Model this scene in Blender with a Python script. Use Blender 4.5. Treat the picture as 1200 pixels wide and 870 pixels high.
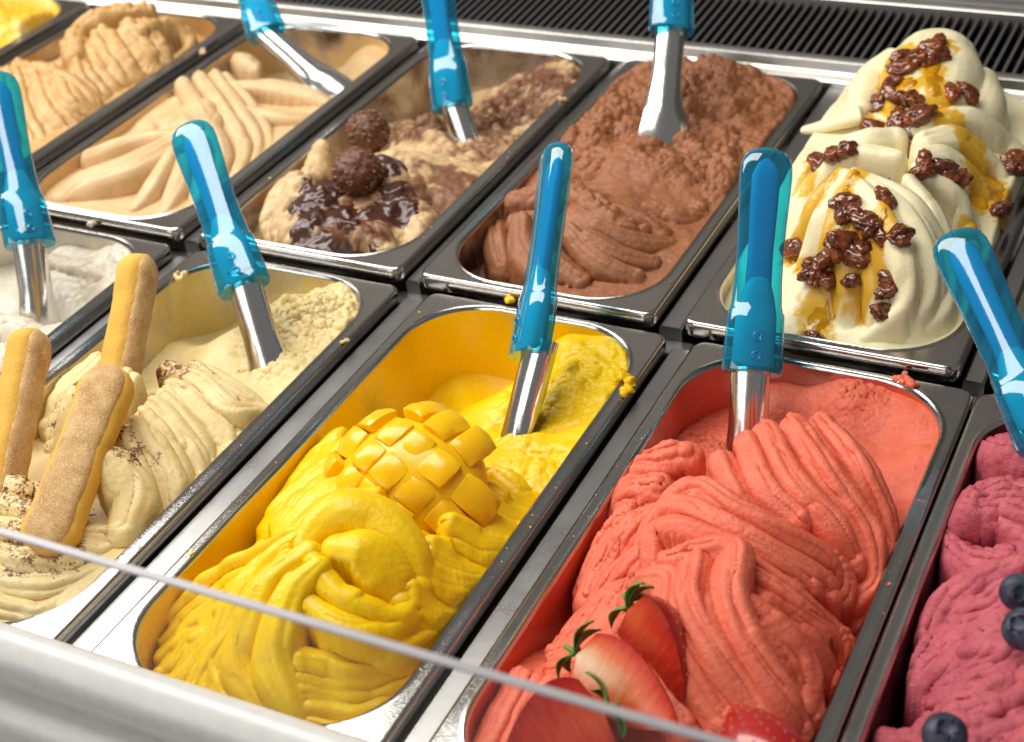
import bpy, bmesh, math, random
import numpy as np
from mathutils import Vector, Matrix

# ------------------------------------------------------------------ camera, world, lamps, exposure
scene = bpy.context.scene
for o in list(bpy.data.objects): bpy.data.objects.remove(o, do_unlink=True)
COL = scene.collection
cam = bpy.data.cameras.new('camera'); cam_o = bpy.data.objects.new('camera', cam); COL.objects.link(cam_o)
scene.camera = cam_o
cam_o.matrix_world = Matrix(((0.895521, -0.180052, 0.406970, 0.42493), (0.436018, 0.537998, -0.721420, -0.73172), (-0.089055, 0.823492, 0.560294, 0.50533), (0, 0, 0, 1)))
cam.lens = 54.2074
cam.sensor_width = 36.0; cam.clip_start = 0.02; cam.clip_end = 60
cam.dof.use_dof = True; cam.dof.focus_distance = 0.83; cam.dof.aperture_fstop = 10

world = bpy.data.worlds.new('World'); scene.world = world; world.use_nodes = True
bg = world.node_tree.nodes['Background']
bg.inputs[0].default_value = (1.0, 0.97, 0.93, 1); bg.inputs[1].default_value = 0.185

def lamp(name, loc, target, sx, sy, power, col):
    l = bpy.data.lights.new(name, 'AREA'); l.shape = 'RECTANGLE'; l.size = sx; l.size_y = sy
    l.energy = power; l.color = col
    o = bpy.data.objects.new(name, l); COL.objects.link(o); o.location = loc
    o.rotation_euler = (Vector(target) - Vector(loc)).to_track_quat('-Z', 'Y').to_euler()
    return o
lamp('display_lamp', (-0.52, 0.06, 0.95), (0.0, -0.02, 0), 0.50, 1.6, 21.5, (1.0, 0.96, 0.90))
lamp('front_fill_light', (-0.9, -2.6, 1.5), (0, 0, 0), 2.6, 1.4, 34, (1.0, 0.97, 0.94))  # added soft fill behind the camera, stands in for the bright customer side

scene.view_settings.view_transform = 'Standard'; scene.view_settings.look = 'None'
scene.view_settings.exposure = 0.0; scene.view_settings.gamma = 1.0; scene.view_settings.use_curve_mapping = False
scene.render.resolution_x = 1024; scene.render.resolution_y = 742
scene.render.engine = 'CYCLES'
scene.cycles.max_bounces = 10; scene.cycles.transmission_bounces = 8; scene.cycles.transparent_max_bounces = 8
scene.cycles.caustics_reflective = False; scene.cycles.caustics_refractive = False

# ------------------------------------------------------------------ helpers
rng = random.Random(7)
def put(name, mesh, mat, parent=None, loc=None):
    o = bpy.data.objects.new(name, mesh); COL.objects.link(o)
    if mat is not None and not mesh.materials: mesh.materials.append(mat)
    if parent is not None: o.parent = parent
    if loc is not None: o.location = loc
    return o
def empty(name, loc, rot=None):
    o = bpy.data.objects.new(name, None); COL.objects.link(o); o.location = loc; o.empty_display_size = 0.02
    if rot is not None: o.rotation_euler = rot
    return o
def tag(o, label, cat, group=None, kind=None):
    if label: o['label'] = label
    if cat: o['category'] = cat
    if group: o['group'] = group
    if kind: o['kind'] = kind
    return o
def mesh_from(name, verts, faces, smooth=True):
    m = bpy.data.meshes.new(name); m.from_pydata([tuple(map(float, v)) for v in verts], [], faces); m.update()
    if smooth: m.polygons.foreach_set('use_smooth', [True] * len(m.polygons))
    return m
def autosmooth(m, ang=40):
    m.polygons.foreach_set('use_smooth', [True] * len(m.polygons))
    try: m.set_sharp_from_angle(angle=math.radians(ang))
    except Exception: pass
    return m
def bm_mesh(name, bm, smooth=True, ang=40):
    m = bpy.data.meshes.new(name); bmesh.ops.recalc_face_normals(bm, faces=bm.faces); bm.to_mesh(m); bm.free()
    if smooth: autosmooth(m, ang)
    return m
def box_bm(x0, x1, y0, y1, z0, z1, bev=0.0, seg=2):
    bm = bmesh.new(); bmesh.ops.create_cube(bm, size=1)
    for v in bm.verts:
        v.co = Vector((x0 + (v.co.x + .5) * (x1 - x0), y0 + (v.co.y + .5) * (y1 - y0), z0 + (v.co.z + .5) * (z1 - z0)))
    if bev: bmesh.ops.bevel(bm, geom=bm.edges[:], offset=bev, segments=seg, profile=.5, affect='EDGES')
    return bm
def rrect(x0, x1, y0, y1, r, n=10):
    pts = []
    for cx, cy, a0 in ((x1 - r, y1 - r, 0), (x0 + r, y1 - r, 90), (x0 + r, y0 + r, 180), (x1 - r, y0 + r, 270)):
        for i in range(n + 1):
            a = math.radians(a0 + 90 * i / n); pts.append((cx + r * math.cos(a), cy + r * math.sin(a)))
    return pts
def loft(loops, cap0=False, cap1=False, closed=True):
    n = len(loops[0]); V = [p for l in loops for p in l]; Fc = []
    for k in range(len(loops) - 1):
        for i in range(n if closed else n - 1):
            j = (i + 1) % n
            Fc.append((k * n + i, k * n + j, (k + 1) * n + j, (k + 1) * n + i))
    if cap0: Fc.append(tuple(range(n))[::-1])
    if cap1: Fc.append(tuple((len(loops) - 1) * n + i for i in range(n)))
    return V, Fc
def fix_normals(m):
    bm = bmesh.new(); bm.from_mesh(m); bmesh.ops.recalc_face_normals(bm, faces=bm.faces); bm.to_mesh(m); bm.free(); return m

# value noise in numpy -------------------------------------------------
_T = np.random.RandomState(5).rand(256, 256).astype(np.float32)
def vnoise(x, y):
    xi = np.floor(x).astype(int); yi = np.floor(y).astype(int); fx = x - xi; fy = y - yi
    fx = fx * fx * (3 - 2 * fx); fy = fy * fy * (3 - 2 * fy)
    a = _T[xi & 255, yi & 255]; b = _T[(xi + 1) & 255, yi & 255]; c = _T[xi & 255, (yi + 1) & 255]; d = _T[(xi + 1) & 255, (yi + 1) & 255]
    return (a + (b - a) * fx + (c - a) * fy + (a - b - c + d) * fx * fy) * 2 - 1
def fbm(x, y, o=4, g=.5):
    s = 0; a = 1; t = 0
    for k in range(o):
        s = s + a * vnoise(x * 2 ** k + 17.3 * k, y * 2 ** k + 9.1 * k); t += a; a *= g
    return s / t
def catmull(P, step):
    P = np.asarray(P, float)
    if len(P) < 3:
        n = max(2, int(np.linalg.norm(P[-1, :2] - P[0, :2]) / step)); t = np.linspace(0, 1, n)[:, None]
        return P[0] * (1 - t) + P[-1] * t
    Q = np.vstack([2 * P[0] - P[1], P, 2 * P[-1] - P[-2]]); out = []
    for i in range(1, len(Q) - 2):
        n = max(2, int(math.ceil(np.linalg.norm(Q[i + 1, :2] - Q[i, :2]) / step)))
        for k in range(n):
            t = k / n
            out.append(.5 * ((2 * Q[i]) + (-Q[i - 1] + Q[i + 1]) * t + (2 * Q[i - 1] - 5 * Q[i] + 4 * Q[i + 1] - Q[i + 2]) * t * t + (-Q[i - 1] + 3 * Q[i] - 3 * Q[i + 1] + Q[i + 2]) * t ** 3))
    out.append(Q[-2]); return np.array(out)

# ------------------------------------------------------------------ materials
MATS = {}
def nodes(name):
    m = bpy.data.materials.new(name); m.use_nodes = True; nt = m.node_tree; b = nt.nodes['Principled BSDF']; MATS[name] = m
    return m, nt, b
def N(nt, t, **kw):
    n = nt.nodes.new(t)
    for k, v in kw.items():
        if k in n.inputs.keys(): n.inputs[k].default_value = v
        else: setattr(n, k, v)
    return n
def coord(nt, scale=(1, 1, 1)):
    tc = N(nt, 'ShaderNodeTexCoord'); mp = N(nt, 'ShaderNodeMapping'); mp.inputs['Scale'].default_value = scale
    nt.links.new(tc.outputs['Object'], mp.inputs[0]); return mp.outputs[0]
def noise(nt, vec, scale, detail=4, rough=.5):
    n = N(nt, 'ShaderNodeTexNoise'); n.inputs['Scale'].default_value = scale; n.inputs['Detail'].default_value = detail; n.inputs['Roughness'].default_value = rough
    nt.links.new(vec, n.inputs['Vector']); return n.outputs[0]
def ramp(nt, fac, stops):
    r = N(nt, 'ShaderNodeValToRGB'); e = r.color_ramp.elements
    while len(e) < len(stops): e.new(.5)
    for k, (p, c) in enumerate(stops): e[k].position = p; e[k].color = (*c, 1) if len(c) == 3 else (c[0], c[0], c[0], 1)
    nt.links.new(fac, r.inputs[0]); return r.outputs[0]
def mixc(nt, fac, a, b):
    m = N(nt, 'ShaderNodeMix', data_type='RGBA')
    if hasattr(fac, 'is_linked') : nt.links.new(fac, m.inputs[0])
    else: m.inputs[0].default_value = fac
    for k, c in ((6, a), (7, b)):
        if hasattr(c, 'is_linked'): nt.links.new(c, m.inputs[k])
        else: m.inputs[k].default_value = (*c, 1)
    return m.outputs[2]
def math_(nt, op, a, b=None):
    m = N(nt, 'ShaderNodeMath', operation=op)
    for k, c in ((0, a), (1, b)):
        if c is None: continue
        if hasattr(c, 'is_linked'): nt.links.new(c, m.inputs[k])
        else: m.inputs[k].default_value = c
    return m.outputs[0]
def bump(nt, b, h, strength, dist):
    n = N(nt, 'ShaderNodeBump'); n.inputs['Strength'].default_value = strength; n.inputs['Distance'].default_value = dist
    nt.links.new(h, n.inputs['Height']); nt.links.new(n.outputs[0], b.inputs['Normal'])
def steel(name, col=(.50, .48, .455), rough=.135, brush=(1, 1, 1), film=None, film_lo=.42, film_hi=.6):
    m, nt, b = nodes(name); b.inputs['Metallic'].default_value = 1
    v = coord(nt); n1 = noise(nt, v, 22, 5, .6); n2 = noise(nt, coord(nt, brush), 260, 2)
    n3 = noise(nt, v, 900, 2)
    r = math_(nt, 'MULTIPLY_ADD', n1, .18); r.node.inputs[2].default_value = rough - .09
    spot = ramp(nt, n3, [(.66, (0,)), (.74, (1,))])
    r2 = math_(nt, 'MULTIPLY_ADD', spot, .18); nt.links.new(r, r2.node.inputs[2])
    nt.links.new(r2, b.inputs['Roughness'])
    c = mixc(nt, n1, tuple(x * .82 for x in col), tuple(min(1, x * 1.1) for x in col))
    nt.links.new(c, b.inputs['Base Color'])
    hh = math_(nt, 'MULTIPLY_ADD', n2, .5); nt.links.new(n1, hh.node.inputs[2])
    bump(nt, b, hh, .12, .0008)
    if film:
        f = ramp(nt, noise(nt, coord(nt, (1, 1, .75)), 21, 4, .5), [(film_lo, (0,)), (film_hi, (1,))])
        cc = mixc(nt, f, c, film); nt.links.new(cc, b.inputs['Base Color'])
        mm = math_(nt, 'MULTIPLY_ADD', f, -.85); mm.node.inputs[2].default_value = 1; nt.links.new(mm, b.inputs['Metallic'])
        rr = math_(nt, 'MULTIPLY_ADD', f, .12); nt.links.new(r2, rr.node.inputs[2]); nt.links.new(rr, b.inputs['Roughness'])
        hh2 = math_(nt, 'MULTIPLY_ADD', f, 1.2); nt.links.new(hh, hh2.node.inputs[2])
        for l in list(nt.links):
            if l.to_node.type == 'BUMP' and l.to_socket.name == 'Height': nt.links.remove(l)
        bn = [n for n in nt.nodes if n.type == 'BUMP'][0]; nt.links.new(hh2, bn.inputs['Height']); bn.inputs['Strength'].default_value = .5
    return m
def plain(name, col, rough=.5, metal=0, **kw):
    m, nt, b = nodes(name); b.inputs['Base Color'].default_value = (*col, 1); b.inputs['Roughness'].default_value = rough; b.inputs['Metallic'].default_value = metal
    for k, v in kw.items(): b.inputs[k].default_value = v
    v = coord(nt); n = noise(nt, v, 120, 4)
    c = mixc(nt, n, tuple(x * .86 for x in col), tuple(min(1, x * 1.1) for x in col)); nt.links.new(c, b.inputs['Base Color'])
    return m
def gelato_mat(name, col, col2=None, rough=.42, sss=.25, rad=(1, .5, .25), fine=.35, fdist=.0006, fscale=900, tint=None, tint2=None, specks=None, lump=.25, dust=False):
    m, nt, b = nodes(name)
    v = coord(nt)
    n1 = noise(nt, v, 60, 5, .6); n2 = noise(nt, v, fscale, 4, .65); n3 = noise(nt, v, fscale * .28, 3, .6)
    c2 = col2 or tuple(x * .86 for x in col)
    c = mixc(nt, ramp(nt, n1, [(.3, (0,)), (.7, (1,))]), c2, col)
    if specks:
        sp = ramp(nt, noise(nt, v, 420, 2), [(specks[1], (0,)), (specks[1] + .05, (1,))]); c = mixc(nt, sp, c, specks[0])
    rr = None
    if tint:
        at = N(nt, 'ShaderNodeAttribute', attribute_name='tint')
        tf = at.outputs['Fac']
        if dust:   # sifted powder: fine grains, denser where more was sifted
            gr = math_(nt, 'ADD', noise(nt, v, 620, 3, .7), noise(nt, v, 150, 4, .6)); q = math_(nt, 'MULTIPLY_ADD', tf, .62); nt.links.new(math_(nt, 'MULTIPLY_ADD', gr, 1.3), q.node.inputs[2]); q.node.inputs[2].links[0].from_node.inputs[2].default_value = -1.3
            tf = ramp(nt, q, [(.33, (0,)), (.50, (1,))])
        c = mixc(nt, tf, c, tint)
    if tint2:
        at2 = N(nt, 'ShaderNodeAttribute', attribute_name='tint2')
        c = mixc(nt, at2.outputs['Fac'], c, tint2)
        rr = math_(nt, 'MULTIPLY_ADD', at2.outputs['Fac'], -.2); rr.node.inputs[2].default_value = rough; nt.links.new(rr, b.inputs['Roughness'])
    nt.links.new(c, b.inputs['Base Color'])
    if rr is None:   # wetter and drier patches
        rr = math_(nt, 'MULTIPLY_ADD', noise(nt, v, 34, 4, .6), .5); rr.node.inputs[2].default_value = rough - .26; nt.links.new(rr, b.inputs['Roughness'])
    b.inputs['Subsurface Weight'].default_value = sss; b.inputs['Subsurface Radius'].default_value = rad; b.inputs['Subsurface Scale'].default_value = .004
    b.inputs['Specular IOR Level'].default_value = .40
    h = math_(nt, 'MULTIPLY_ADD', n2, .5); k = math_(nt, 'MULTIPLY', n3, 1.0 + lump); nt.links.new(k, h.node.inputs[2])
    bump(nt, b, h, fine, fdist)
    return m

STEEL = steel('brushed_steel', brush=(1, 14, 1))
STEEL_X = steel('brushed_steel_trim', (.62, .6, .57), .3, brush=(14, 1, 1))
STEEL_DARK = steel('dull_steel', (.33, .325, .32), .34)
BLADE = steel('polished_steel', (.72, .71, .69), .17)
BLACK = plain('black_plastic', (.012, .012, .013), .45)
SLAT = plain('grille_slat_black', (.085, .08, .078), .36)
INTERIOR = plain('case_interior', (.05, .05, .05), .6)
STEEL_RAIL = steel('carrier_rail_steel', (.46, .45, .44), .30, brush=(1, 14, 1))
def glass_mat(name, col, rough):
    # thin sheet of float glass: clear, with the mirror share given by the Fresnel law
    m, nt, b = nodes(name); nt.nodes.remove(b); out = [n for n in nt.nodes if n.type == 'OUTPUT_MATERIAL'][0]
    tr = N(nt, 'ShaderNodeBsdfTransparent'); tr.inputs[0].default_value = (*col, 1)
    gl = N(nt, 'ShaderNodeBsdfGlossy'); gl.inputs['Roughness'].default_value = rough; gl.inputs[0].default_value = (1, 1, 1, 1)
    v = coord(nt); n = noise(nt, v, 40, 4); rr = math_(nt, 'MULTIPLY_ADD', n, .02); rr.node.inputs[2].default_value = rough; nt.links.new(rr, gl.inputs['Roughness'])
    lw = N(nt, 'ShaderNodeLayerWeight'); lw.inputs[0].default_value = .5; pw = math_(nt, 'POWER', lw.outputs['Facing'], 5.0); fq = math_(nt, 'MULTIPLY_ADD', pw, .95); fq.node.inputs[2].default_value = .04; mx = N(nt, 'ShaderNodeMixShader')
    nt.links.new(fq, mx.inputs[0]); nt.links.new(tr.outputs[0], mx.inputs[1]); nt.links.new(gl.outputs[0], mx.inputs[2]); nt.links.new(mx.outputs[0], out.inputs[0])
    return m
GLASS = glass_mat('clear_glass', (.985, .99, .985), 0.01)
GLASS_EDGE = plain('ground_glass_edge', (.34, .33, .345), .25)
WHITE = plain('white_enamel', (.80, .79, .77), .28)

# ------------------------------------------------------------------ the case around the pans
def struct(name, bm, mat, ang=40):
    return tag(put(name, bm_mesh(name, bm, True, ang), mat), None, None, kind='structure')
struct('case_floor', box_bm(-1.15, .75, -.372, .46, -.205, -.195), INTERIOR)
struct('case_back_panel', box_bm(-1.2, .9, .62, .63, -.2, .62), plain('back_panel_dark', (.12, .11, .10), .5))

def extrude_x(name, prof, x0, x1, mat, kind='structure', ang=35):
    """profile in (y, z), extruded along x"""
    L0 = [(x0, y, z) for y, z in prof]; L1 = [(x1, y, z) for y, z in prof]
    V, Fc = loft([L0, L1], True, True)
    m = fix_normals(mesh_from(name, V, Fc, False)); autosmooth(m, ang)
    o = put(name, m, mat)
    if kind: o['kind'] = kind
    return o
def arc(cy, cz, r, a0, a1, n=8):
    return [(cy + r * math.cos(math.radians(a0 + (a1 - a0) * i / n)), cz + r * math.sin(math.radians(a0 + (a1 - a0) * i / n))) for i in range(n + 1)]

for gx0, gx1, gy0, gy1, gz in [(-0.61027, -0.59527, 0.004, 0.362, -0.0085), (-0.42727, -0.41227, 0.004, 0.362, -0.0085), (-0.24427, -0.23122, 0.004, 0.362, -0.0085), (-0.06322, -0.0523, 0.004, 0.362, -0.0085), (0.1157, 0.13126, 0.004, 0.362, -0.0085), (0.29926, 0.31211, 0.004, 0.362, -0.0085), (-0.24155, -0.22555, -0.3649, -0.0099, -0.0135), (-0.05755, -0.03909, -0.3649, -0.0099, -0.0135), (0.12891, 0.14296, -0.3649, -0.0099, -0.0135)]:
    # hat shaped carrier rail: a flat strip with a turned down lip on both sides
    w = gx1 - gx0
    prof = [(gx0 + .0005, gz - .03), (gx0 + .0005, gz - .0015), (gx0 + .002, gz), (gx1 - .002, gz), (gx1 - .0005, gz - .0015), (gx1 - .0005, gz - .03)]
    V, Fc = loft([[(x, gy0, z) for x, z in prof], [(x, gy1, z) for x, z in prof]], True, True)
    o = put('carrier_rail', autosmooth(fix_normals(mesh_from('carrier_rail', V, Fc)), 30), STEEL_RAIL); o['kind'] = 'structure'
# cross bar under the meeting ends of the two rows
extrude_x('cross_bar', [(-.0115, -.05), (-.0115, -.019), (-.0105, -.0178), (.0035, -.0178), (.0045, -.019), (.0045, -.05)], -1.1, .7, STEEL_DARK)
# ledge behind the back row: flat shelf, raised folded lip
extrude_x('rear_ledge', [(.3625, -.03), (.3625, -.004), (.364, -.0025), (.374, -.0025), (.376, -.001), (.378, .006), (.380, .0075), (.3835, .0078), (.387, .0074), (.389, .0055), (.389, -.03)], -1.2, .9, STEEL_X)
# air grille: dark well with upright slats
gr = tag(empty('air_grille', (0, .44, 0)), 'long black slatted air grille behind the back row of pans', 'grille')
for nm, (y0, y1, z0, z1), mt in (('trough', (-.05, .048, -.05, -.045), BLACK), ('front_rail', (-.0495, -.0465, -.045, .004), SLAT), ('rear_rail', (.0435, .0475, -.045, .012), SLAT)):
    put(nm, bm_mesh(nm, box_bm(-1.15, .85, y0, y1, z0, z1, .0006)), mt, gr)
sl = bm_mesh('slat', box_bm(-.0013, .0013, -.0464, .0434, -.022, .0035, .0005, 1)); sl.materials.append(SLAT)
for v in sl.vertices: v.co.z += .07 * (v.co.y + .046); v.co.x += (v.co.z - .003) * .35
k = 0; x = -1.1
while x < .62:
    put('slat', sl, None, gr, (x, 0, 0)); x += .0078
put('middle_bar', bm_mesh('middle_bar', box_bm(-1.15, .85, -.004, -.001, -.02, -.004, .0005)), SLAT, gr)
extrude_x('upper_trim', [(.489, -.03), (.489, .012), (.4905, .0135), (.496, .0145), (.499, .0140), (.501, .0120), (.516, .0105), (.520, .0118), (.524, .0105), (.525, -.03)], -1.2, .9, STEEL_X)
extrude_x('rear_shelf', [(.5255, -.03), (.5255, .008), (.548, .008), (.551, .030), (.554, .033), (.558, .030), (.56, .008), (.615, .008), (.615, -.03)], -1.2, .9, STEEL_DARK)
# rounded white rails along the front edge
for k in range(4):
    cy, cz = -.3785 - .0135 * k, .004 - .0262 * k
    pr = [(cy + .012, cz - .030)] + [(cy + .010, cz + .008)] + arc(cy, cz + .0, .0135, 62, 215, 14) + [(cy - .006, cz - .020), (cy - .004, cz - .030)]
    o = extrude_x('front_rail', pr, -.9, .75, WHITE, None, 50)
    tag(o, ['white rounded rail against the front ends of the pans', 'white rounded rail one step below the rail touching the pans', 'white rounded rail two steps below the rail touching the pans', 'lowest white rounded rail of the stepped front'][k], 'rail', 'white front rails')
# front glass with a ground top edge
GZ = 0.1475; GY = -0.4300
gb = box_bm(-1.0, .9, GY - .0022, GY + .0022, -.12, GZ)
go = put('glass_panel', bm_mesh('glass_panel', gb, False), GLASS)
tag(go, 'clear glass panel standing in front of the pans', 'glass panel')
eb = box_bm(-1.0, .9, GY - .002, GY + .002, GZ + .0002, GZ + .0014, .0005, 1)
put('ground_edge', bm_mesh('ground_edge', eb), GLASS_EDGE, go)


# ------------------------------------------------------------------ pans
PW, PL = .165, .36; FS, FE, RO = .009, .0065, .045
def pan_meshes():
    n = 12; ZB = -.15
    def lp(x0, x1, y0, y1, r, z): return [(x, y, z) for x, y in rrect(x0, x1, y0, y1, r, n)]
    ro = .008
    rim = [lp(0, PW, 0, PL, ro, -.0095), lp(0, PW, 0, PL, ro, -.0022), lp(.0006, PW - .0006, .0006, PL - .0006, ro, -.0007), lp(.0022, PW - .0022, .0022, PL - .0022, ro - .001, 0), lp(.0026, PW - .0026, .0026, PL - .0026, ro - .001, .00002), lp(FS - .0034, PW - FS + .0034, FE - .0034, PL - FE + .0034, RO + .0034, 0.00006),
           lp(FS - .0028, PW - FS + .0028, FE - .0028, PL - FE + .0028, RO + .0028, 0.0001), lp(FS - .001, PW - FS + .001, FE - .001, PL - FE + .001, RO + .001, .0009),
           lp(FS, PW - FS, FE, PL - FE, RO, .0004), lp(FS + .0007, PW - FS - .0007, FE + .0007, PL - FE - .0007, RO, -.0015)]
    V, Fc = loft(rim); mr = mesh_from('rim', V, Fc)
    rim2 = []
    bas = [lp(FS + .0007, PW - FS - .0007, FE + .0007, PL - FE - .0007, RO, -.0015), lp(FS + .001, PW - FS - .001, FE + .001, PL - FE - .001, RO, -.02),
           lp(FS + .003, PW - FS - .003, FE + .003, PL - FE - .003, RO - .001, ZB + .02), lp(FS + .006, PW - FS - .006, FE + .006, PL - FE - .006, RO - .004, ZB + .006), lp(FS + .016, PW - FS - .016, FE + .016, PL - FE - .016, RO - .012, ZB)]
    V, Fc = loft(bas, cap1=True); mb = mesh_from('basin', V, Fc)
    for m in (mr, mb): autosmooth(m, 50)
    return mr, mb
RIM, BASIN = pan_meshes(); RIM.materials.append(STEEL)
PAN_ORG = {'yellow': (-0.77677, 0.0, 0.0), 'coffee': (-0.59377, 0.0, 0.0), 'cream': (-0.41077, 0.0, 0.0), 'hazel': (-0.22972, 0.0, 0.0), 'choc': (-0.0508, 0.0, 0.0), 'mal': (0.13276, 0.0, 0.0), 'nxt': (0.31361, 0.0, 0.0), 'white': (-0.40805, -0.36689, -0.006), 'tira': (-0.22405, -0.36689, -0.006), 'mango': (-0.03759, -0.36689, -0.006), 'straw': (0.14446, -0.36689, -0.006), 'berry': (0.3103, -0.36689, -0.006)}
PAN_TEXT = {'yellow': ('steel pan holding marbled yellow gelato', (0.6, 0.4, 0.03), 0.4, 0.6), 'coffee': ('steel pan holding light brown coffee gelato', (0.45, 0.26, 0.1), 0.3, 0.5), 'cream': ('steel pan holding beige caramel gelato', (0.62, 0.42, 0.2), 0.34, 0.5), 'hazel': ('steel pan holding marbled hazelnut gelato with chocolate balls', (0.36, 0.2, 0.09), 0.45, 0.62), 'choc': ('steel pan holding rough brown chocolate gelato', (0.25, 0.09, 0.035), 0.45, 0.6), 'mal': ('steel pan holding tall ivory gelato with raisins', (0.7, 0.6, 0.32), 0.42, 0.6), 'nxt': ('steel pan whose corner shows beside the raisin topped gelato pan', None, 0, 0), 'white': ('steel pan holding scraped ivory gelato', (0.7, 0.62, 0.45), 0.4, 0.6), 'tira': ('steel pan holding tiramisu gelato with ladyfingers', (0.66, 0.52, 0.2), 0.36, 0.56), 'mango': ('steel pan holding bright yellow mango gelato', (0.84, 0.55, 0.006), 0.24, 0.44), 'straw': ('steel pan holding coral strawberry gelato', (0.62, 0.12, 0.07), 0.3, 0.5), 'berry': ('steel pan holding purple pink berry gelato with blueberries', (0.1, 0.012, 0.02), 0.3, 0.55)}
def make_pan(key):
    o = tag(empty('steel_pan', PAN_ORG[key]), PAN_TEXT[key][0], 'pan', 'steel pans in the display')
    put('rim', RIM, None, o)
    f = PAN_TEXT[key][1]
    m = BASIN.copy(); m.materials.clear()
    put('basin', m, steel('film_' + key, film=f, film_lo=PAN_TEXT[key][2], film_hi=PAN_TEXT[key][3]) if f else STEEL, o)
    return o
PANS = {k: make_pan(k) for k in PAN_ORG}

# ------------------------------------------------------------------ gelato: heaps of spatula strokes
def inset_sdf(U, V):
    """mm inside the pan opening (positive inside)"""
    cx, cy = PW * 500, PL * 500; hx, hy = (PW / 2 - FS) * 1000, (PL / 2 - FE) * 1000; r = RO * 1000
    qx = np.abs(U - cx) - hx + r; qy = np.abs(V - cy) - hy + r
    return -(np.hypot(np.maximum(qx, 0), np.maximum(qy, 0)) + np.minimum(np.maximum(qx, qy), 0) - r)
def smax(a, b, k):
    h = np.clip(.5 + .5 * (a - b) / k, 0, 1); return b + (a - b) * h + k * h * (1 - h)
def polydist(shape, us, vs, P, W, mg):
    """closest point on a polyline, evaluated only near it"""
    D = np.full(shape, 1e9, np.float32); Tt = np.zeros(shape, np.float32); S = np.zeros(shape, np.float32)
    seglen = np.hypot(np.diff(P[:, 0]), np.diff(P[:, 1])); cum = np.concatenate([[0], np.cumsum(seglen)])
    for i in range(len(P) - 1):
        w = max(W[i], W[i + 1]) * mg + 2
        x0, x1 = sorted((P[i, 0], P[i + 1, 0])); y0, y1 = sorted((P[i, 1], P[i + 1, 1]))
        a, b = np.searchsorted(us, (x0 - w, x1 + w)); c, d = np.searchsorted(vs, (y0 - w, y1 + w))
        if b <= a or d <= c: continue
        U = us[None, a:b]; V = vs[c:d, None]
        dx, dy = P[i + 1, 0] - P[i, 0], P[i + 1, 1] - P[i, 1]; l2 = dx * dx + dy * dy + 1e-9
        t = np.clip(((U - P[i, 0]) * dx + (V - P[i, 1]) * dy) / l2, 0, 1)
        ex, ey = U - P[i, 0] - t * dx, V - P[i, 1] - t * dy
        dd = np.sqrt(ex * ex + ey * ey); sg = np.where(dx * ey - dy * ex >= 0, 1, -1)
        sub = D[c:d, a:b]; m = dd < sub
        sub[m] = dd[m]; Tt[c:d, a:b][m] = (i + t)[m]; S[c:d, a:b][m] = sg[m]
    return D, Tt, S, cum
def apply_stroke(H, us, vs, st, k, seed):
    P0, w0, a, skew, streak, sq = st['p'], st['w'], st['a'], st.get('skew', 0), st.get('streak', .25), st.get('sq', 2.0)
    W0 = np.interp(np.linspace(0, 1, len(P0)), np.linspace(0, 1, len(w0)), w0)
    P = catmull(np.column_stack([np.asarray(P0, float), W0]), 1.6); W = np.maximum(P[:, 3], .6)
    wob = st.get('wob', .0)
    if wob:
        t = np.arange(len(P)) * .19 + seed * 7.1; P[:, 0] += wob * vnoise(t, t * 0 + seed); P[:, 1] += wob * vnoise(t, t * 0 + seed + 50); P[:, 2] += wob * .6 * vnoise(t, t * 0 + seed + 90)
    D, T, S, cum = polydist(H.shape, us, vs, P, W, 1.0)
    idx = np.arange(len(P)); w = np.interp(T, idx, W); z = np.interp(T, idx, P[:, 2]); arc_ = np.interp(T, idx, cum)
    x = D / w; m = x < 1
    if not m.any(): return H
    x = (S * x)[m]; kk = skew
    t = np.where(x < kk, (x - kk) / (1 + kk), (x - kk) / (1 - kk))
    pr = np.power(np.clip(1 - np.abs(t) ** sq, 0, 1), 1 / 2.0)
    sl = (S * D)[m]; al = arc_[m]
    amp = np.minimum(a, w[m] * 1.4) if st.get('fit', 1) else a
    h = z[m] - amp + amp * pr + streak * (vnoise(sl * 1.1 + seed * 13.7, al * .03 + seed) * .6 + vnoise(sl * .38 + seed * 3.1, al * .03) * .9 - 1.9 * np.clip(1 - 5.0 * np.abs(vnoise(sl * .21 + seed * 5.3 + .25 * vnoise(al * .08, sl * .05), al * .025 + seed * 2.2)), 0, 1)) * np.clip(pr * 1.5, 0, 1)
    ra = st.get('ribamp', 0)
    if ra:   # thin crisp ridges left by the spatula edge, following the stroke
        nr = st.get('ribs', 3); ph = (seed * .618) % 1
        tri = np.abs(((x * nr * .5 + ph + .22 * vnoise(al * .045 + seed, x * .8)) % 1) - .5) * 2
        h = h + ra * (tri ** 2.2 - .35) * np.clip(pr * 1.6 - .25, 0, 1) * (.55 + .6 * np.clip(vnoise(al * .04 + seed * 2.7, x * 1.3) + .6, 0, 1.4))
    h = h + st.get('rough', 0) * fbm(us[None, :].repeat(len(vs), 0)[m] * .16, vs[:, None].repeat(len(us), 1)[m] * .16, 4)
    H[m] = smax(H[m], h, k)
    return H
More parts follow.
